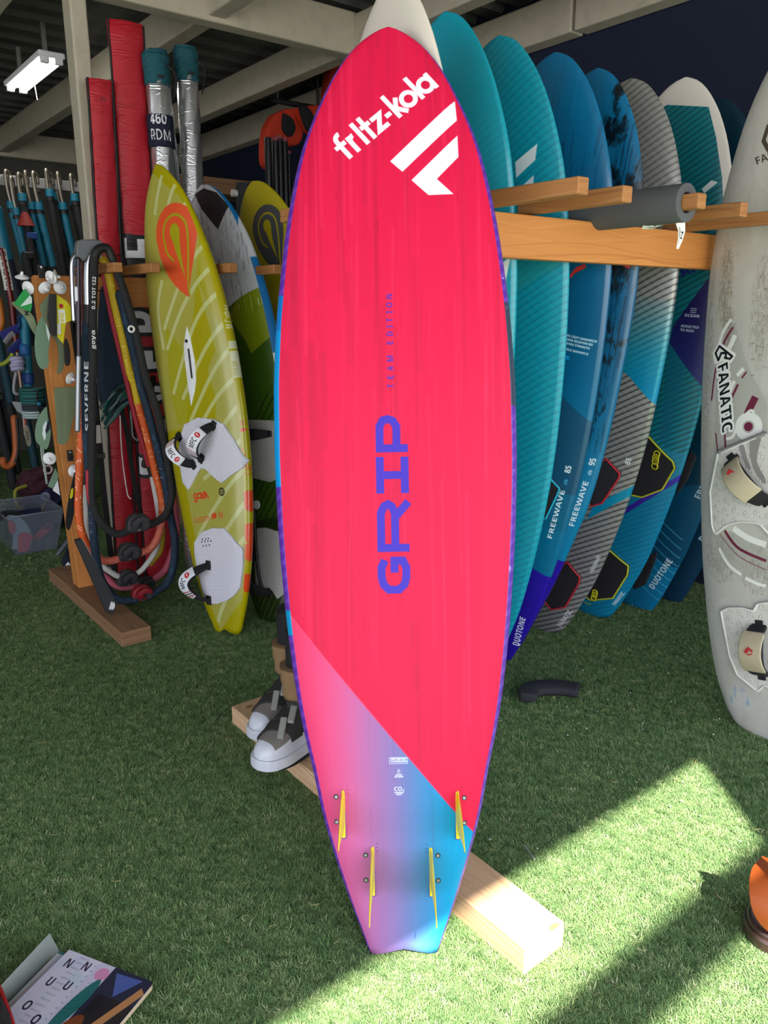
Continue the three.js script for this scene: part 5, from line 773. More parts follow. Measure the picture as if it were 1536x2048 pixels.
    const p = [[[0.997,1.598],[1.059,1.597],[1.138,1.603],[1.14,1.184],[1.022,0.799],[1.108,0.742],[0.987,1.65],[1.088,1.644],[1.111,1.651]]][0][i];
    let t; if (!i) { t = thing('suction_disc', label, 'disc', [p[0], d, p[1]], 'white discs on the post'); part('dish', dish, M.white, t); part('knob', cyl(.006, .008, .012, 14).rotateX(Math.PI / 2).translate(0, 0, .015), M.white, t); proto.push(t); }
    else { t = proto[0].clone(); t.name = numbered('suction_disc'); t.position.copy(R(p[0], d, p[1])); t.userData = { label, category: 'disc', group: 'white discs on the post' }; scene.add(t); }
    t.rotation.set(rx, TH + ry, 0, 'YXZ');
  });
  for (const [p, h, label] of [[[[1.071,1.673]][0], .06, 'black metal hook plate screwed to the rail end'], [[[1.116,0.806]][0], .055, 'black metal hook plate screwed low on the post']]) { const t = thing('hook_plate', label, 'hook', [p[0], 3.93, p[1]]); part('plate', box(.028, h, .006, .002).translate(0, 0, -.012), M.black, t); part('hook', tube([V(0, -.01, -.01), V(0, -.012, .02), V(0, .005, .03)], .004, 10, 6), M.black, t); part('screw', cyl(.005, .005, .004, 10).rotateX(Math.PI / 2).translate(0, h * .33, -.008), M.alu, t); }
}
// ---------- clear tub ----------
{
  const t = thing('storage_tub', 'clear plastic tub of fins standing on the turf behind the left post', 'tub', [1.19, 5.3, 0]), pl = phys('#cfd6e6', .16, { transmission: .86, thickness: 0, roughness: .2 });
  const y1 = .26, wall = (a, b, c2, d2) => { const g = new THREE.BufferGeometry(); g.setAttribute('position', new THREE.Float32BufferAttribute([...a, ...b, ...c2, ...d2], 3)); g.setAttribute('uv', new THREE.Float32BufferAttribute([0, 0, 1, 0, 1, 1, 0, 1], 2)); g.setIndex([0, 1, 2, 0, 2, 3]); g.computeVertexNormals(); return g; };
  const bt = [[-.13, .012, .18], [.12, .012, .18], [.13, .012, -.24], [-.13, .012, -.24]], tp = [[-.165, y1, .21], [.175, y1, .21], [.185, y1, -.3], [-.165, y1, -.3]], pm = pl; pm.side = THREE.DoubleSide;
  for (let i = 0; i < 4; i++) part('tub_wall', wall(bt[i], bt[(i + 1) % 4], tp[(i + 1) % 4], tp[i]), pm, t);
  part('tub_base', box(.26, .008, .42, .003).translate(0, .006, -.03), pm, t); part('rim', new THREE.TubeGeometry(new THREE.CatmullRomCurve3(tp.map((p) => V(...p)), true, 'catmullrom', .02), 80, .007, 6, true), pl, t); part('recessed_panel', new THREE.TubeGeometry(new THREE.CatmullRomCurve3([[-.02, .03, .19], [.09, .03, .19], [.11, .19, .206], [-.03, .19, .206]].map((p) => V(...p)), true, 'catmullrom', .02), 60, .0025, 5, true), pl, t);
  const F = (label, pts, m, z) => { const o = thing('fin', label, 'fin', [1.19, 5.3 - z, .02], 'fins inside the tub'); part('blade', plate(pts, .006, .002, true), m, o); };
  F('pale grey-green fin standing inside the clear tub', [[-.135, .02], [-.04, .0], [-.02, .1], [-.06, .2], [-.12, .235], [-.145, .22], [-.12, .12]], std('#8fa8a4', .5), .13); F('coral red hook-shaped fin inside the clear tub', [[-.11, .0], [-.05, .0], [-.03, .06], [.03, .09], [.07, .14], [.1, .15], [.1, .11], [.06, .11], [.0, .05], [-.03, .1], [-.09, .11]], std('#c4424e', .5), .15);
  F('dark fin lying across the top of the clear tub', [[-.19, .24], [-.1, .25], [-.02, .19], [-.03, .17], [-.12, .19], [-.2, .2]], M.black, .05); F('small red fin tip at the left wall of the clear tub', [[-.15, .14], [-.12, .13], [-.115, .19], [-.145, .21]], std('#b83a48', .5), .16);
  const o = thing('cardboard_sheet', 'dark blue sheet lining the back of the tub', 'sheet', [1.2, 5.3, .02]); part('sheet', box(.24, .18, .006, .002).translate(0, .1, -.16), std('#1d2744', .8), o);
  const bg = thing('gear_bag', 'crumpled navy and maroon bags heaped behind the clear tub', 'bag', [1.42, 5.75, 0]), lump = (x, y, z, r, m) => { const g = new THREE.IcosahedronGeometry(1, 4), p = g.attributes.position; for (let i = 0; i < p.count; i++) { const k = 1 + .12 * Math.sin(p.getX(i) * 7 + r * 50) * Math.sin(p.getY(i) * 9) + .06 * Math.sin(p.getZ(i) * 17); p.setXYZ(i, p.getX(i) * k * r * 1.2, p.getY(i) * k * r, p.getZ(i) * k * r); } g.computeVertexNormals(); return part('bag_body', g.translate(x, y, z), m, bg); };
  lump(0, .14, 0, .14, std('#141d44', .85)); lump(-.02, .3, -.05, .12, std('#3a1220', .85)); lump(.14, .12, .05, .11, M.blackSoft); part('hose', tube([V(-.12, .32, .05), V(-.2, .3, .08), V(-.2, .2, .1), V(-.12, .12, .12)], .012, 24, 8), std('#8c8a2a', .6), bg); part('hose', tube([V(-.02, .22, .12), V(-.08, .12, .16), V(-.12, .04, .18)], .01, 20, 8), std('#8c8a2a', .6), bg); part('valve', cyl(.03, .03, .02, 18).rotateX(1.2).translate(-.02, .24, .12), std('#8d93a0', .5), bg);
}
// ---------- the wall of hanging gear far left ----------
{
  const D = 6.2, t0 = thing('hanging_rail', 'grey metal rail on two posts carrying the row of hanging booms', 'rail', [1.9, D + .06, 0]);
  part('bar', box(1.5, .07, .03, .004).translate(-.15, 2.38, 0), std('#8b8b8e', .5, { metalness: .4 }), t0); for (const w of [-.88, .58]) part('post', box(.05, 2.42, .04, .004).translate(w, 1.21, -.03), std('#5c5c5e', .5, { metalness: .4 }), t0);
  const HG = 'booms hanging in a row on the far rail', tqDim = std('#0a6a86', .55), dk = std('#1c1d20', .8), alDim = std('#8f887c', .42, { metalness: .85 });  // turquoise and aluminium darkened in colour to stand in for the unlit far end
  const mk = (grip, a = .17) => { const g = new THREE.Group(); part('tail_tube', capped([V(.035, -.03, -.03), V(.03, .02, -.02), V(.008, .035, 0), V(0, .01, .01), V(.004, -.1, .012), V(.012, -a, .014)], .0125, 30, 10), alDim, g, 'bare aluminium tail'); part('collar', cyl(.029, .029, .05, 16).translate(.013, -a - .02, .014), tqDim, g); part('clamp_band', cyl(.031, .031, .022, 16).translate(.014, -a - .06, .014), M.black, g); part('grip_tube', capped([V(.014, -a - .07, .014), V(.035, -a - .25, .014), V(.055, -a - .42, .014)], .026, 16, 12), grip, g); part('lower_tube', capped([V(.055, -a - .42, .014), V(.09, -a - .8, .0), V(.12, -1.75, -.02)], .024, 20, 12), dk, g); return g; };
  const pA = mk(tqDim), pB = mk(dk, .1), xs = [[1.511,2.401],[1.532,2.358],[1.577,2.381],[1.639,2.407],[1.685,2.404],[1.765,2.425],[1.801,2.412],[1.853,2.417],[1.936,2.408],[2.043,2.452],[1.725,2.368],[1.883,2.369],[1.985,2.399]];
  const names = ['first turquoise-grip boom at the left of the far rail', 'turquoise-grip boom half behind the first one', 'black boom with a red cap on the far rail', 'turquoise-grip boom hung by a hook, right of the red-capped one', 'turquoise-grip boom hanging highest of the middle three', 'black boom with a turquoise collar, left of the wide gap', 'black boom with long bare tail on the far rail', 'turquoise-grip boom in the right half of the far rail', 'black boom with white-backed collar near the column', 'turquoise-grip boom partly hidden by the cream column', 'dark boom in the shade behind the highest turquoise one', 'dark boom in the shade right of the long bare tail', 'dark boom in the shade beside the cream column'];
  names.forEach((label, i) => { const k = 'AABAABBAAABBB'[i] === 'A' && i !== 8 ? pA : pB, o = k.clone(); o.name = numbered('windsurf_boom'); o.userData = { label, category: 'boom', group: HG }; o.position.copy(R(xs[i][0], D - (i > 9 ? -.12 : .03 * (i % 3)), xs[i][1])); o.rotation.set(0, TH + (i % 2 ? .2 : -.1), rr(-.02, .03)); scene.add(o); if (i === 2) part('red_cap', new THREE.ConeGeometry(.06, .14, 16, 1).translate(.018, -.24, .02), std('#7c1c18', .7), o); if (i === 9) o.scale.setScalar(1.05); });
  const L = (w, pts, dz = 0) => pts.map(([a, b]) => V(a - w, b, dz));
  const col = (name, label, cat, d, pts, r, m, extra) => { const t = thing(name, label, cat, [1.4, d, 0]); part('shaft', capped(L(1.4, pts), r, 24, 12), m, t); if (extra) extra(t); return t; };
  col('mast', 'turquoise mast with a navy lower half at the left edge of the photo', 'mast', 5.6, [[1.289,2.108],[1.302,1.961],[1.32,1.811]], .04, tqDim, (t) => part('lower_shaft', capped(L(1.4, [[1.32,1.811],[1.342,1.689],[1.367,1.533],[1.405,1.31]]), .04, 16, 12), std('#141d30', .7), t));
  col('mast', 'dark red mast with a long white lettered sleeve at the far left', 'mast', 5.3, [[1.222,1.85],[1.235,1.722],[1.246,1.561],[1.246,1.412],[1.247,1.261]], .018, std('#6a1713', .35), (t) => { const tx = tex(256, 64, (c) => { c.fillStyle = '#c9c6bf'; c.fillRect(0, 0, 256, 64); c.fillStyle = '#151515'; c.font = 'bold 56px sans-serif'; c.fillText('GAASTRA', 4, 52); }); part('sleeve', ribbon(L(1.4, [[1.224,1.855],[1.23,1.763],[1.238,1.677],[1.24,1.619]]), V(1, 0, 0), .05, .03), std('#fff', .6, { map: tx }), t, 'white lettered sleeve'); });
  col('boom_end', 'orange curved boom end low at the far left', 'boom', 5.4, [[1.206,0.831],[1.202,0.721],[1.195,0.624],[1.172,0.554],[1.141,0.525],[1.113,0.535],[1.11,0.568]], .022, std('#a3501c', .55), (t) => part('edge', tube(L(1.4, [[1.214,0.833],[1.211,0.724],[1.198,0.611],[1.173,0.549]], .03), .008, 20, 6), M.black, t));
  col('boom_end', 'orange boom end cut off by the left edge, above the harness', 'boom', 5.2, [[1.153,1.559],[1.157,1.502],[1.155,1.429],[1.136,1.386]], .02, std('#b8661c', .55));
  col('tube', 'upright turquoise tube with a blue collar behind the left post', 'tube', 5.0, [[1.239,1.445],[1.229,1.302],[1.222,1.157],[1.214,1.01]], .028, tqDim, (t) => { part('collar', capped(L(1.4, [[1.221,1.122],[1.22,1.092]]), .034, 4, 12), std('#123a7a', .6), t); part('collar', capped(L(1.4, [[1.222,1.288],[1.222,1.259]]), .034, 4, 12), std('#0e4f8a', .6), t); });
  const cv = thing('line_spool', 'spool of teal and grey line with a black tie, left of the post', 'spool', [...[[1.21,0.974]][0].slice(0, 1), 4.9, [[1.21,0.974]][0][1]]);
  part('core', cyl(.055, .055, .17, 20), M.darkGrey, cv); for (let k = 0; k < 12; k++) part('turn', new THREE.TorusGeometry(.064, .0075, 6, 28).rotateX(Math.PI / 2 + rr(-.06, .06)).translate(0, .08 - k * .0145, 0), k < 6 ? std('#1d5f5c', .7) : k < 9 ? std('#2d353f', .8) : std('#9fb0b2', .7), cv); part('tie', tube([V(.02, .09, .06), V(.0, .0, .078), V(.03, -.1, .06)], .005, 16, 6), M.black, cv); part('clip', new THREE.SphereGeometry(.014, 12, 8).translate(.01, .0, .08), tqDim, cv);
  const ha = thing('harness', 'purple and blue harness straps with grey loops at the far left', 'harness', [1.3, 5.0, 0]), rb = (pts, w, m) => part('strap', ribbon(curve(L(1.3, pts)).getPoints(20), V(.3, .9, .2), w, .012), m, ha); rb([[1.099,1.356],[1.15,1.378],[1.207,1.403],[1.258,1.416]], .05, std('#27277a', .7)); rb([[1.131,1.262],[1.18,1.303],[1.21,1.331]], .045, std('#1c2a70', .7)); rb([[1.114,1.317],[1.146,1.356],[1.169,1.375]], .03, std('#8f8d93', .7)); rb([[1.136,1.271],[1.167,1.305],[1.191,1.321]], .025, std('#8f8d93', .7)); rb([[1.194,1.389],[1.223,1.445],[1.257,1.402]], .06, std('#0d3f7a', .7)); part('hose', tube(L(1.3, [[1.063,1.194],[1.096,1.199],[1.131,1.226],[1.151,1.254]]), .012, 20, 8), std('#8f9a2a', .6), ha);
  const rp = thing('knotted_line', 'white and navy knotted line hanging at the far left', 'line', [1.3, 4.95, 0]); for (const [x, y] of [[1.156,1.226],[1.162,1.206],[1.155,1.189],[1.158,1.168]]) part('knot', new THREE.TorusGeometry(.028, .012, 8, 18).rotateX(1.3).translate(x - 1.3, y, 0), std('#9b9ab8', .8), rp); part('cord', tube(L(1.3, [[1.163,1.263],[1.161,1.148],[1.163,1.061],[1.16,0.988],[1.155,0.781]]), .006, 30, 6), std('#b8988c', .8), rp); part('loop', tube(L(1.3, [[1.145,1.149],[1.126,1.078],[1.124,1.034],[1.142,1.024]]), .009, 24, 6), std('#8f8f96', .7), rp);
  const wl = thing('line', 'pale double line hanging from the post to the tub', 'line', [1.3, 4.6, 0]); for (const dx of [0, 1]) part('cord', tube(L(1.3, dx ? [[1.16,0.753],[1.158,0.682],[1.159,0.638],[1.16,0.551]] : [[1.15,0.759],[1.148,0.697],[1.153,0.639],[1.159,0.543]]), .005, 24, 6), std('#a8b4ac', .8), wl); part('loop', new THREE.TorusGeometry(.022, .005, 6, 20).translate(...L(1.3, [[1.173,0.625]])[0].toArray()), std('#c4a4a8', .8), wl);
  const pd = thing('paddle', 'small pale paddle lettered NORTH hanging under the spool', 'paddle', [1.35, 4.95, 0]); part('blade', plate(L(1.35, [[1.167,0.84],[1.18,0.809],[1.18,0.733],[1.162,0.72],[1.152,0.811]]).map((p) => [p.x, p.y]), .008, .002, true), std('#7f7a6a', .6), pd); part('shaft', rod(L(1.35, [[1.165,0.825]])[0], L(1.35, [[1.167,0.899]])[0], .006), std('#9a3a30', .6), pd); part('word_print', box(.018, .07, .001, .0003).translate(...L(1.35, [[1.165,0.774]])[0].toArray().slice(0, 2), .012), std('#fff', .7, { map: tex(32, 128, (c) => { c.fillStyle = '#7f7a6a'; c.fillRect(0, 0, 32, 128); c.save(); c.translate(26, 4); c.rotate(Math.PI / 2); c.scale(1, -1); c.rotate(0); c.scale(1, -1); c.fillStyle = '#15151a'; c.font = 'bold 30px sans-serif'; c.fillText('NORTH', 4, 22); c.restore(); }) }), pd);
  const pp = thing('paper_scrap', 'torn white plastic wrapper hanging left of the spool', 'wrapper', [1.28, 4.9, 0]); part('sheet', plate(L(1.28, [[1.094,0.988],[1.15,0.979],[1.159,0.934],[1.14,0.912],[1.115,0.932],[1.102,0.962]]).map((p) => [p.x, p.y]), .004, .001), std('#8f9196', .6), pp);
  const db = thing('fin_bag', 'black fin case with a white letter D leaning behind the post', 'case', [1.2, 4.55, 0]); part('case', plate(L(1.2, [[1.181,0.082],[1.216,0.151],[1.265,0.187],[1.281,0.108],[1.266,-0.044],[1.225,0.002]]).map((p) => [p.x, Math.max(.0, p.y)]), .03, .006), M.navy, db); part('letter', plate(L(1.2, [[1.186,0.079],[1.202,0.094],[1.219,0.067],[1.214,0.046],[1.196,0.065]]).map((p) => [p.x, p.y]), .002, .0005).translate(0, 0, .05), M.white, db); part('bar', rod(L(1.2, [[1.143,0.148]])[0].setZ(.06), L(1.2, [[1.215,0.225]])[0].setZ(.06), .016), std('#43494f', .4), db);
  for (let k = 0; k < 9; k++) { const x = [[1.301,1.233],[1.317,1.026],[1.314,0.708],[1.421,1.434],[1.568,1.57],[1.621,1.433],[1.429,0.589],[1.263,0.606],[1.616,1.706]][k]; const t = thing('boom_end', ['dark boom end in the shade, lowest at the far left', 'dark boom end beside the white knotted line', 'dark boom end above the orange one', 'dark boom end behind the red mast', 'dark boom end under the highest turquoise grip', 'dark boom end left of the post top', 'dark boom end below the spool', 'dark boom end at the frame edge near the floor', 'dark boom end behind the rail end disc'][k], 'boom', [x[0], 6.0 + .05 * (k % 3), x[1]], 'dark gear under the far rail'); part('tube', capped([V(-.02, .3, 0), V(0, 0, .01), V(.03, -.35, 0)], .03, 16, 10), k % 3 ? dk : std('#0a3644', .7), t); part('end_cap', box(.075, .05, .06, .012).translate(.0, .3, 0), [tqDim, M.black, std('#123a7a', .6)][k % 3], t); }
}
// ---------- wakeboard boots on the rack foot ----------
{
  const white = phys('#cdd0da', .4, { clearcoat: .2 }), suede = std('#77726c', .95), dark = std('#2b2a29', .8), tan = std('#8a6c4c', .85), greyB = std('#8f9088', .6), lace = std('#15151a', .85);
  const wv = tableFn([[0, .003], [.01, .014], [.04, .03], [.12, .043], [.25, .049], [.45, .046], [.7, .041], [.9, .037], [.97, .026], [1, .012]]), hv = tableFn([[0, .002], [.01, .014], [.06, .036], [.2, .056], [.35, .075], [.5, .105], [.62, .15], [.75, .18], [1, .18]]);
  const shell = (u0, u1, k = 1, v0 = 0, v1 = Math.PI) => { const pos = [], uv = [], idx = [], n = 24, m = 20; for (let i = 0; i <= n; i++) { const u = lerp(u0, u1, u0 ? i / n : (i / n) ** 1.6); for (let j = 0; j <= m; j++) { const v = lerp(v0, v1, j / m), c = Math.cos(v), s = Math.sin(v); pos.push(-.155 + .3 * u, .028 + hv(u) * k * s ** .75, wv(u) * k * Math.sign(c) * Math.abs(c) ** .7); uv.push(i / n, j / m); } } for (let i = 0; i < n; i++) for (let j = 0; j < m; j++) { const a = i * (m + 1) + j, b = a + m + 1; idx.push(a, a + 1, b, a + 1, b + 1, b); } const g = new THREE.BufferGeometry(); g.setAttribute('position', new THREE.Float32BufferAttribute(pos, 3)); g.setAttribute('uv', new THREE.Float32BufferAttribute(uv, 2)); g.setIndex(idx); g.computeVertexNormals(); return g; };
  const soleO = [], su = (i) => .5 - .5 * Math.cos(Math.PI * i / 30); for (let i = 0; i <= 30; i++) soleO.push([-.157 + .305 * su(i), wv(su(i)) * 1.1 + .002]); for (let i = 30; i >= 0; i--) soleO.push([-.157 + .305 * su(i), -wv(su(i)) * 1.1 - .002]);
  const sole = plate(soleO, .026, .003).rotateX(-Math.PI / 2), dbl = (m) => { m.side = THREE.DoubleSide; return m; };
  const strapOver = (u, k, w, m, p, rot = 0) => { const path = [], wide = []; for (let j = 2; j <= 18; j++) { const v = Math.PI * j / 20, c = Math.cos(v), s = Math.sin(v), uu = u + rot * c; path.push(V(-.155 + .3 * uu, .028 + hv(uu) * k * s ** .75, wv(uu) * k * Math.sign(c) * Math.abs(c) ** .7)); wide.push(V(1, .5, 0)); } return part('strap', ribbon(path, wide, w, .006), m, p); };
  const mk = (label, w, d, y, turn, tilt) => {
    const t = thing('wakeboard_boot', label, 'boot', [w, d, y], 'pair of wakeboard boots', turn); t.rotation.order = 'YXZ'; t.rotation.z = tilt; t.scale.setScalar(1.1);
    part('sole', sole.clone(), white, t); part('outsole', plate(soleO.map(([a, b]) => [a * .96 + .02, b * .95]), .012, .002).rotateX(-Math.PI / 2).translate(.01, -.014, 0), lace, t);
    part('upper', shell(.0, 1.0), dbl(white), t); part('toe_patch', shell(.1, .34, 1.03, .55, 2.6), dbl(suede), t, 'grey suede toe patch');
    part('tongue', shell(.42, .78, 1.06, .75, 2.4), dbl(dark), t); const s1 = strapOver(.43, 1.1, .06, dark, t, .04), s2 = strapOver(.62, 1.1, .055, dark, t, -.03), s3 = strapOver(.3, 1.07, .045, dark, t, .08);
    for (const [s, x, yy, z, r] of [[s1, -.03, .128, .02, .5], [s2, .02, .175, .03, .4], [s3, -.075, .1, .02, .7]]) part('strap_end', box(.065, .012, .02, .004).rotateZ(r).rotateY(.5).translate(x, yy, z), greyB, s, 'pale strap end');
    part('heel_counter', shell(.78, 1.0, 1.04, .1, 3.04), dbl(dark), t);
    part('shaft', bag([V(.035, .11, 0), V(.035, .14, 0), V(.035, .17, 0), V(.035, .2, 0)], (k) => .058 - .006 * Math.sin(k * 3.1), .8, 16, 24, .002), dark, t); part('cuff', bag([V(.035, .16, 0), V(.032, .21, 0), V(.03, .26, 0)], (k) => .062 + .01 * k, .82, 10, 24, .002), tan, t, 'tan leather cuff'); part('liner', bag([V(.03, .25, 0), V(.03, .31, 0), V(.035, .37, 0)], (k) => .05 + .006 * k, .82, 6, 24, .001), lace, t);
    const bd = tex(64, 64, (c) => { c.fillStyle = '#15151a'; c.fillRect(0, 0, 64, 64); c.strokeStyle = '#cfc7b4'; c.lineWidth = 5; c.beginPath(); c.arc(32, 32, 20, 0, 7); c.stroke(); c.beginPath(); c.moveTo(22, 44); c.quadraticCurveTo(24, 22, 40, 18); c.quadraticCurveTo(36, 30, 44, 40); c.stroke(); }); part('badge', box(.036, .036, .003, .001).rotateY(-.3).translate(.03, .215, .058), std('#fff', .7, { map: bd }), t, 'black square badge');
    for (let k = 0; k < 4; k++) part('vent', cyl(.004, .004, .003, 10).rotateX(Math.PI / 2).translate(.03 + k * .018, .008, .05), M.white, t);
    return t;
  };
  mk('front grey and white wakeboard boot with dark straps on the rack foot', 1.185, 2.0, .1, .3, -.05); mk('rear wakeboard boot behind the front one, toe over the end of the rack foot', 1.26, 2.175, .1, .34, -.04);
}
// ---------- foam strip on the turf ----------
{
  const o = [[2.167,1.906],[2.147,1.874],[2.164,1.85],[2.228,1.863],[2.286,1.839],[2.334,1.77],[2.442,1.85],[2.369,1.924],[2.276,1.951],[2.219,1.946]], w0 = 2.27, d0 = 1.88, t = thing('foam_strip', 'curved dark grey foam sleeve lying on the turf right of the red board', 'foam strip', [w0 - .045, d0 - .065, .012]);
  const c = curve([[2.19, 1.9], [2.24, 1.935], [2.3, 1.925], [2.36, 1.88], [2.4, 1.82]].map(([w, d]) => V(w - w0, .022, -(d - d0)))).getPoints(30); const wd = c.map((p, i) => { const q = c[Math.min(c.length - 1, i + 1)].clone().sub(c[Math.max(0, i - 1)]); return V(q.z, 0, -q.x).normalize(); }); part('sleeve', ribbon(c, wd, (k) => .078 * (1 - .35 * Math.max(0, .08 - k) / .08), .034), std('#2c2a31', .9), t); part('seam', tube(c.slice(2, -2).map((p) => p.clone().add(V(.022, .012, .026))), .003, 30, 5), M.black, t);
}
// ---------- magazines, clear folder and bag in the lower left corner ----------
{
  const ang = -Math.atan2(1.66 - 1.45, .47 - .35);           // long top edge direction in (W, -D)
  const cover = (wd, ht, seedv, photo) => tex(768, 768, (c, w, h) => {
    c.fillStyle = '#d9d5e6'; c.fillRect(0, 0, w, h); for (let i = 0; i < 60; i++) { c.globalAlpha = .25 * rnd(); c.fillStyle = pick(['#b9cfe8', '#efe9f4', '#e7c3d6', '#a9d2d6']); c.fillRect(rnd() * w * .5, rnd() * h, rr(30, 120), rr(20, 90)); } c.globalAlpha = 1;
    const big = (s, x, y, sz, r) => { c.save(); c.translate(x, y); c.rotate(r); c.fillStyle = '#241c38'; c.font = 'bold ' + sz + 'px sans-serif'; c.fillText(s, 0, 0); c.restore(); };
    for (const [x, ys] of [[58, [110, 250, 420, 560, 700]], [196, [90, 235, 470, 610, 740]]]) 'NUONU'.split('').forEach((k, i) => big(k, x, ys[i], 84, 0));
    c.fillStyle = '#4a4560'; for (let k = 0; k < 40; k++) { c.globalAlpha = .7; c.font = '16px sans-serif'; c.fillText('NEGHO 20', 130 + (k % 2) * 150, 26 + k * 19); } c.globalAlpha = 1;
    c.fillStyle = '#cfc8de'; c.fillRect(300, 0, 130, h); if (photo) {
      c.fillStyle = '#20243e'; c.fillRect(430, 0, w, h); c.fillStyle = '#15131f'; c.fillRect(470, 180, 300, 300); c.fillStyle = '#4a5da0'; c.beginPath(); c.moveTo(470, 30); c.lineTo(690, 20); c.lineTo(580, 170); c.fill(); c.fillStyle = '#b98050'; c.beginPath(); c.moveTo(720, 60); c.lineTo(768, 90); c.lineTo(560, 560); c.lineTo(500, 560); c.fill(); c.fillStyle = '#7fa4de'; c.beginPath(); c.moveTo(600, 430); c.lineTo(768, 360); c.lineTo(768, 768); c.lineTo(520, 768); c.fill(); c.fillStyle = '#1f6ec2'; c.beginPath(); c.ellipse(520, 600, 90, 120, .3, 0, 7); c.fill(); c.fillStyle = '#7a3d1c'; c.beginPath(); c.ellipse(470, 430, 60, 110, .3, 0, 7); c.fill();
      c.fillStyle = '#d98fb6'; c.beginPath(); c.ellipse(380, 70, 52, 44, 0, 0, 7); c.fill(); c.fillStyle = '#1e6a68'; c.beginPath(); c.ellipse(380, 300, 50, 200, .12, 0, 7); c.fill(); c.strokeStyle = '#3f8f88'; c.lineWidth = 3; for (let k = 0; k < 12; k++) { c.beginPath(); c.moveTo(385, 130 + k * 28); c.lineTo(340, 150 + k * 28); c.stroke(); } c.fillStyle = '#c56a9a'; c.beginPath(); c.ellipse(350, 560, 50, 60, 0, 0, 7); c.fill(); } else { c.fillStyle = '#6d8fb0'; c.fillRect(430, 0, w, h); }
  });
  const mag = (label, w, d, y, a, th, m) => {
    const t = thing('magazine', label, 'magazine', [w, d, y], 'magazines on the turf', 0); t.rotation.y = TH + a;
    const sh = shapeOf([[0, 0], [.238, 0], [.243, -.004], [.245, -.01], [.245, -.3], [0, -.3]]), g = new THREE.ExtrudeGeometry(sh, { depth: .0012, bevelEnabled: false }).rotateX(-Math.PI / 2), p = g.attributes.position, uv = new Float32Array(p.count * 2); for (let i = 0; i < p.count; i++) { uv[i * 2] = p.getX(i) / .245; uv[i * 2 + 1] = 1 - p.getZ(i) / .3; } g.setAttribute('uv', new THREE.BufferAttribute(uv, 2));
    part('cover', g.translate(0, th, 0), m, t); part('pages', merge(Array.from({ length: 7 }, (_, k) => new THREE.ExtrudeGeometry(sh, { depth: th / 8, bevelEnabled: false }).rotateX(-Math.PI / 2).translate(-.001 * (k % 3), k * th / 7, .0006 * (k % 2)))), std('#cdbb9c', .8), t);
    return t;
  };
  const glossy = (m) => phys('#fff', .3, { map: m, clearcoat: .4 });
  mag('glossy magazine lying on top, with a dark photo and pink flower on its cover', .352, 1.655, .03, ang, .011, glossy(cover(0, 0, 1, true)));
  mag('glossy magazine underneath, shifted towards the clear folder', .33, 1.68, .0135, ang + .03, .011, glossy(cover(0, 0, 2, false)));
  const f = thing('plastic_folder', 'clear grey plastic folder standing open behind the magazines', 'folder', [.34, 1.70, .008]); f.rotation.y = TH + Math.atan2(-(1.70 - 1.62), .2 - .34); f.rotation.order = 'YXZ'; part('flap', plate([[0, 0], [.3, 0], [.3, .03], [0, .052]], .0012, .0003).rotateX(.5), phys('#b9c2bc', .25, { transmission: .55, thickness: 0 }), f); part('base_sheet', plate([[0, 0], [.3, 0], [.3, .2], [0, .2]], .0012, .0003).rotateX(-Math.PI / 2).translate(0, .0015, 0), phys('#5fb3b8', .3, { transmission: .35, thickness: 0 }), f);
  const b = thing('bag', 'black bag with red piping cut off by the lower left corner', 'bag', [.12, 1.56, 0]); const g = new THREE.IcosahedronGeometry(1, 5), p = g.attributes.position; for (let i = 0; i < p.count; i++) { const x = p.getX(i), y = p.getY(i), z = p.getZ(i), k = 1 + .05 * Math.sin(x * 9 + y * 4) + .03 * Math.sin(z * 13); p.setXYZ(i, Math.sign(x) * Math.abs(x) ** .7 * .09 * k, Math.max(.003, .075 + Math.sign(y) * Math.abs(y) ** .7 * .075 * k), Math.sign(z) * Math.abs(z) ** .7 * .16 * k); } g.computeVertexNormals(); part('body', g.translate(-.02, 0, .03), std('#1d1a1c', .9), b); part('piping', tube([V(.035, .14, -.12), V(.062, .1, -.08), V(.07, .09, .03), V(.068, .08, .14)], .006, 24, 8), std('#b01822', .5), b);
}
// ---------- orange strap binding at the right edge ----------
{
  const t = thing('foot_binding', 'dark brown binding plate with an orange strap hoop at the lower right edge', 'binding', [1.765, .668, 0]), pl = phys('#3a2622', .35, { clearcoat: .5, clearcoatRoughness: .3 }), org = std('#b5541a', .6);
  part('base_plate', plate(Array.from({ length: 28 }, (_, i) => { const a = i / 28 * Math.PI * 2; return [.085 * Math.cos(a), .07 * Math.sin(a)]; }), .02, .01, true).rotateX(-Math.PI / 2).translate(0, .012, 0), pl, t); part('rim', new THREE.TorusGeometry(.07, .012, 10, 40).scale(1.1, .9, 1).rotateX(Math.PI / 2).translate(0, .045, 0), pl, t); part('slot', box(.012, .006, .05, .003).rotateY(.4).translate(-.05, .055, .02), M.black, t);
  part('strap_hoop', ribbon(curve([V(-.05, .05, .05), V(-.085, .08, .03), V(-.1, .115, .0), V(-.09, .15, -.02), V(-.05, .175, -.04), V(.02, .17, -.05)]).getPoints(26), V(.3, .1, 1), .045, .012), org, t, 'orange strap hoop'); part('strap_band', ribbon(curve([V(-.02, .06, .05), V(-.05, .12, .03), V(-.05, .18, .0), V(-.02, .25, -.02)]).getPoints(20), V(.4, .1, .9), .035, .01), org, t, 'orange strap');
}
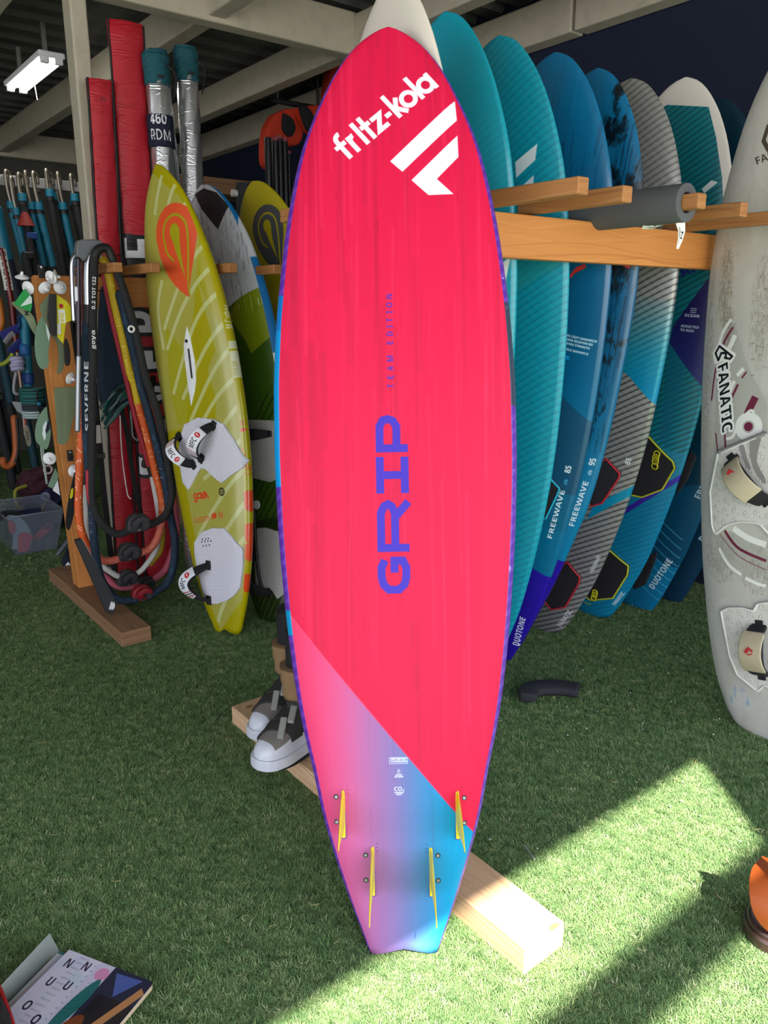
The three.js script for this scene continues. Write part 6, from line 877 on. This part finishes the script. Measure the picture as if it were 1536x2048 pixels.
// ---------- lamp, life jackets, masts and other things deep in the shed ----------
{
  const L0 = R(1.72, 6.63, 3.0), t = thing('fluorescent_lamp', 'twin-tube fluorescent lamp glowing under the roof at upper left', 'lamp', [1.69, 5.93, 3.0]), len = .82, glow = new THREE.MeshStandardMaterial({ color: '#fff', emissive: new THREE.Color(1, .97, .86), emissiveIntensity: 7 });
  part('housing', box(.16, .035, len + .06, .01).translate(0, .03, 0), M.white, t); for (const x of [-.042, .042]) { part('tube', cyl(.014, .014, len, 14).rotateX(Math.PI / 2).translate(x, -.006, 0), glow, t, 'glowing tube'); for (const z of [-1, 1]) part('end_cap', box(.05, .045, .03, .006).translate(x, .002, z * (len / 2 + .008)), M.white, t); } for (const z of [-.16, .15]) part('clip', box(.1, .012, .012, .003).translate(.0, -.018, z), M.white, t); part('hanger', box(.03, .2, .03, .004).translate(0, .14, -.3), M.aluDull, t); part('hanger', box(.03, .2, .03, .004).translate(0, .14, .3), M.aluDull, t); part('pull_cord', tube([V(.03, -.01, -.1), V(.035, -.06, -.1), V(.04, -.12, -.1)], .003, 10, 5), M.white, t);
  const q = new THREE.RectAreaLight(new THREE.Color(1, .96, .85), 16, .12, len); q.position.copy(R(1.69, 5.93, 2.965)); q.rotation.set(-Math.PI / 2, 0, TH, 'YXZ'); q.rotation.set(-Math.PI / 2, 0, 0); q.rotation.order = 'YXZ'; q.rotation.y = TH; scene.add(q);
  const red = std('#c23214', .7), dk = M.blackSoft, D = 6.0, S = (pts, w0) => pts.map(([w, y]) => [w - w0, y]);
  const jk = (label, body, bands, d) => { const w0 = body[0][0], j = thing('life_jacket', label, 'life jacket', [w0, d, 0], 'life jackets hung on a pole'); part('foam_panel', plate(S(body, w0), .07, .025, true), red, j); for (const b of bands) part('band', plate(S(b, w0), .03, .01, true).translate(0, 0, .09), dk, j); };
  jk('orange life jacket with a neck hole hanging from the beam', [[3.172,2.783],[3.226,2.864],[3.295,2.901],[3.339,2.92],[3.421,2.908],[3.44,2.817],[3.411,2.733],[3.305,2.703],[3.251,2.662],[3.161,2.549],[3.149,2.651]], [[[3.282,2.885],[3.337,2.862],[3.361,2.807],[3.324,2.754],[3.274,2.796]], [[3.141,2.664],[3.219,2.71],[3.244,2.696],[3.148,2.637]]], 5.5);
  jk('orange life jacket beside the tip of the red board', [[3.391,2.924],[3.604,2.96],[3.658,2.905],[3.636,2.744],[3.554,2.77],[3.449,2.836]], [[[3.365,2.927],[3.426,2.922],[3.493,2.807],[3.422,2.798]]], 5.4); jk('second red jacket half hidden behind the red board', [[3.746,3.315],[3.829,3.315],[3.876,3.26],[3.873,3.12],[3.731,3.011],[3.676,3.038],[3.698,3.197]], [[[3.697,3.142],[3.826,3.127],[3.826,3.105],[3.705,3.115]]], 5.45);
  const pole = thing('jacket_pole', 'dark horizontal pole carrying the orange life jackets', 'pole', [3.5, 5.42, 2.98]); part('bar', rod([-.3, 0, 0], [.15, 0, 0], .02), M.black, pole); for (const x of [-.25, .1]) part('hanger', rod([x, 0, 0], [x, .27, 0], .012), M.black, pole);
  const mm = phys('#15151a', .25, { clearcoat: .6 }), pk = std('#8a3a44', .6), top = [[2.734,2.561],[2.799,2.555],[2.844,2.575],[2.893,2.569],[2.936,2.502],[2.92,2.473]];
  top.forEach(([w, y], i) => { const m = thing('mast', ['lone black mast left of the group of black masts', 'black mast with a pink cap, leftmost of the close group', 'tallest black mast of the close group', 'black mast right of the tallest, pink cap', 'short thin mast with a red cap next to the red board', 'thin dark mast in front of the short one'][i], 'mast', [w, 4.7 + .02 * i, 0], 'black masts standing behind the boards'); const r = i < 4 ? .026 : .016; part('tube', new THREE.CylinderGeometry(r * .86, r, y, 18).translate(0, y / 2, 0), mm, m); if (i) part('cap', cyl(r * .95, r * .95, .02, 18).translate(0, y + .006, 0), pk, m); });
  const db = thing('mast_bag', 'dark grey mast bag with a small outlined label between two yellow boards', 'bag', [2.33, 4.3, 0]); part('sleeve', bag([V(0, 0, 0), V(0, .8, 0), V(.0, 1.6, 0), V(.01, 2.12, 0), V(.015, 2.21, 0)], (k) => .062 - .01 * k, .7), std('#2a2d2e', .9), db); const lt = tex(128, 64, (c) => { c.fillStyle = '#191b1d'; c.fillRect(0, 0, 128, 64); c.strokeStyle = '#cfd0d0'; c.lineWidth = 4; c.strokeRect(8, 12, 112, 40); c.fillStyle = '#cfd0d0'; c.font = 'bold 26px sans-serif'; c.fillText('UNIFIBER', 12, 42, 104); }); part('label', box(.075, .032, .003, .001).translate(.0, 2.06, .052), std('#fff', .7, { map: lt }), db); part('cap', cyl(.02, .02, .03, 14).rotateZ(Math.PI / 2).translate(-.06, 2.15, .0), bm.white, db);
  const pl = thing('timber_shelf', 'brown timber shelf on two uprights in the dark behind the boards', 'shelf', [2.6, 5.2, 0]); part('board', lumber(.85, .1, .3).translate(0, 2.3, 0), M.pineDirty, pl); for (const x of [-.38, .38]) part('upright', lumber(.06, 2.26, .06).translate(x, 1.13, 0), M.pineDirty, pl);
}
// ---------- litter on the turf ----------
{
  const st = [], wt = [];
  for (let i = 0; i < 90; i++) { const x = rr(-1.2, 1.5), z = -rr(1.5, 3.6), a = rr(0, 6.3), l = rr(.01, .032), y = rr(.012, .018); st.push(tube([V(x, y, z), V(x + Math.cos(a) * l * .6, y + rr(.001, .005), z + Math.sin(a) * l * .5), V(x + Math.cos(a + .6) * l, y, z + Math.sin(a + .6) * l)], rr(.0006, .0011), 4, 4)); }
  for (let i = 0; i < 70; i++) { const x = rr(.2, 1.7), z = -rr(1.9, 3.9); wt.push(new THREE.IcosahedronGeometry(rr(.0016, .0034), 0).scale(1.3, .6, 1).translate(x, .016, z)); }
  const a = part('straw_litter', merge(st), std('#a99b6a', .9), scene), b = part('foam_crumbs', merge(wt), std('#d8d8d6', .9), scene); a.userData = { kind: 'stuff', label: 'dry straw bits scattered over the turf', category: 'litter' }; b.userData = { kind: 'stuff', label: 'tiny white foam crumbs scattered under the standing boards', category: 'litter' };
  const s = thing('plastic_stick', 'small clear plastic stick lying on the turf right of the red board', 'stick', [1.49, 1.24, .016], undefined, 1.2); part('stick', capped([V(-.03, 0, 0), V(.03, 0, 0)], .0032, 4, 8), phys('#b8c0b4', .25, { transmission: .5, thickness: 0 }), s);
}
renderer.render(scene, camera);
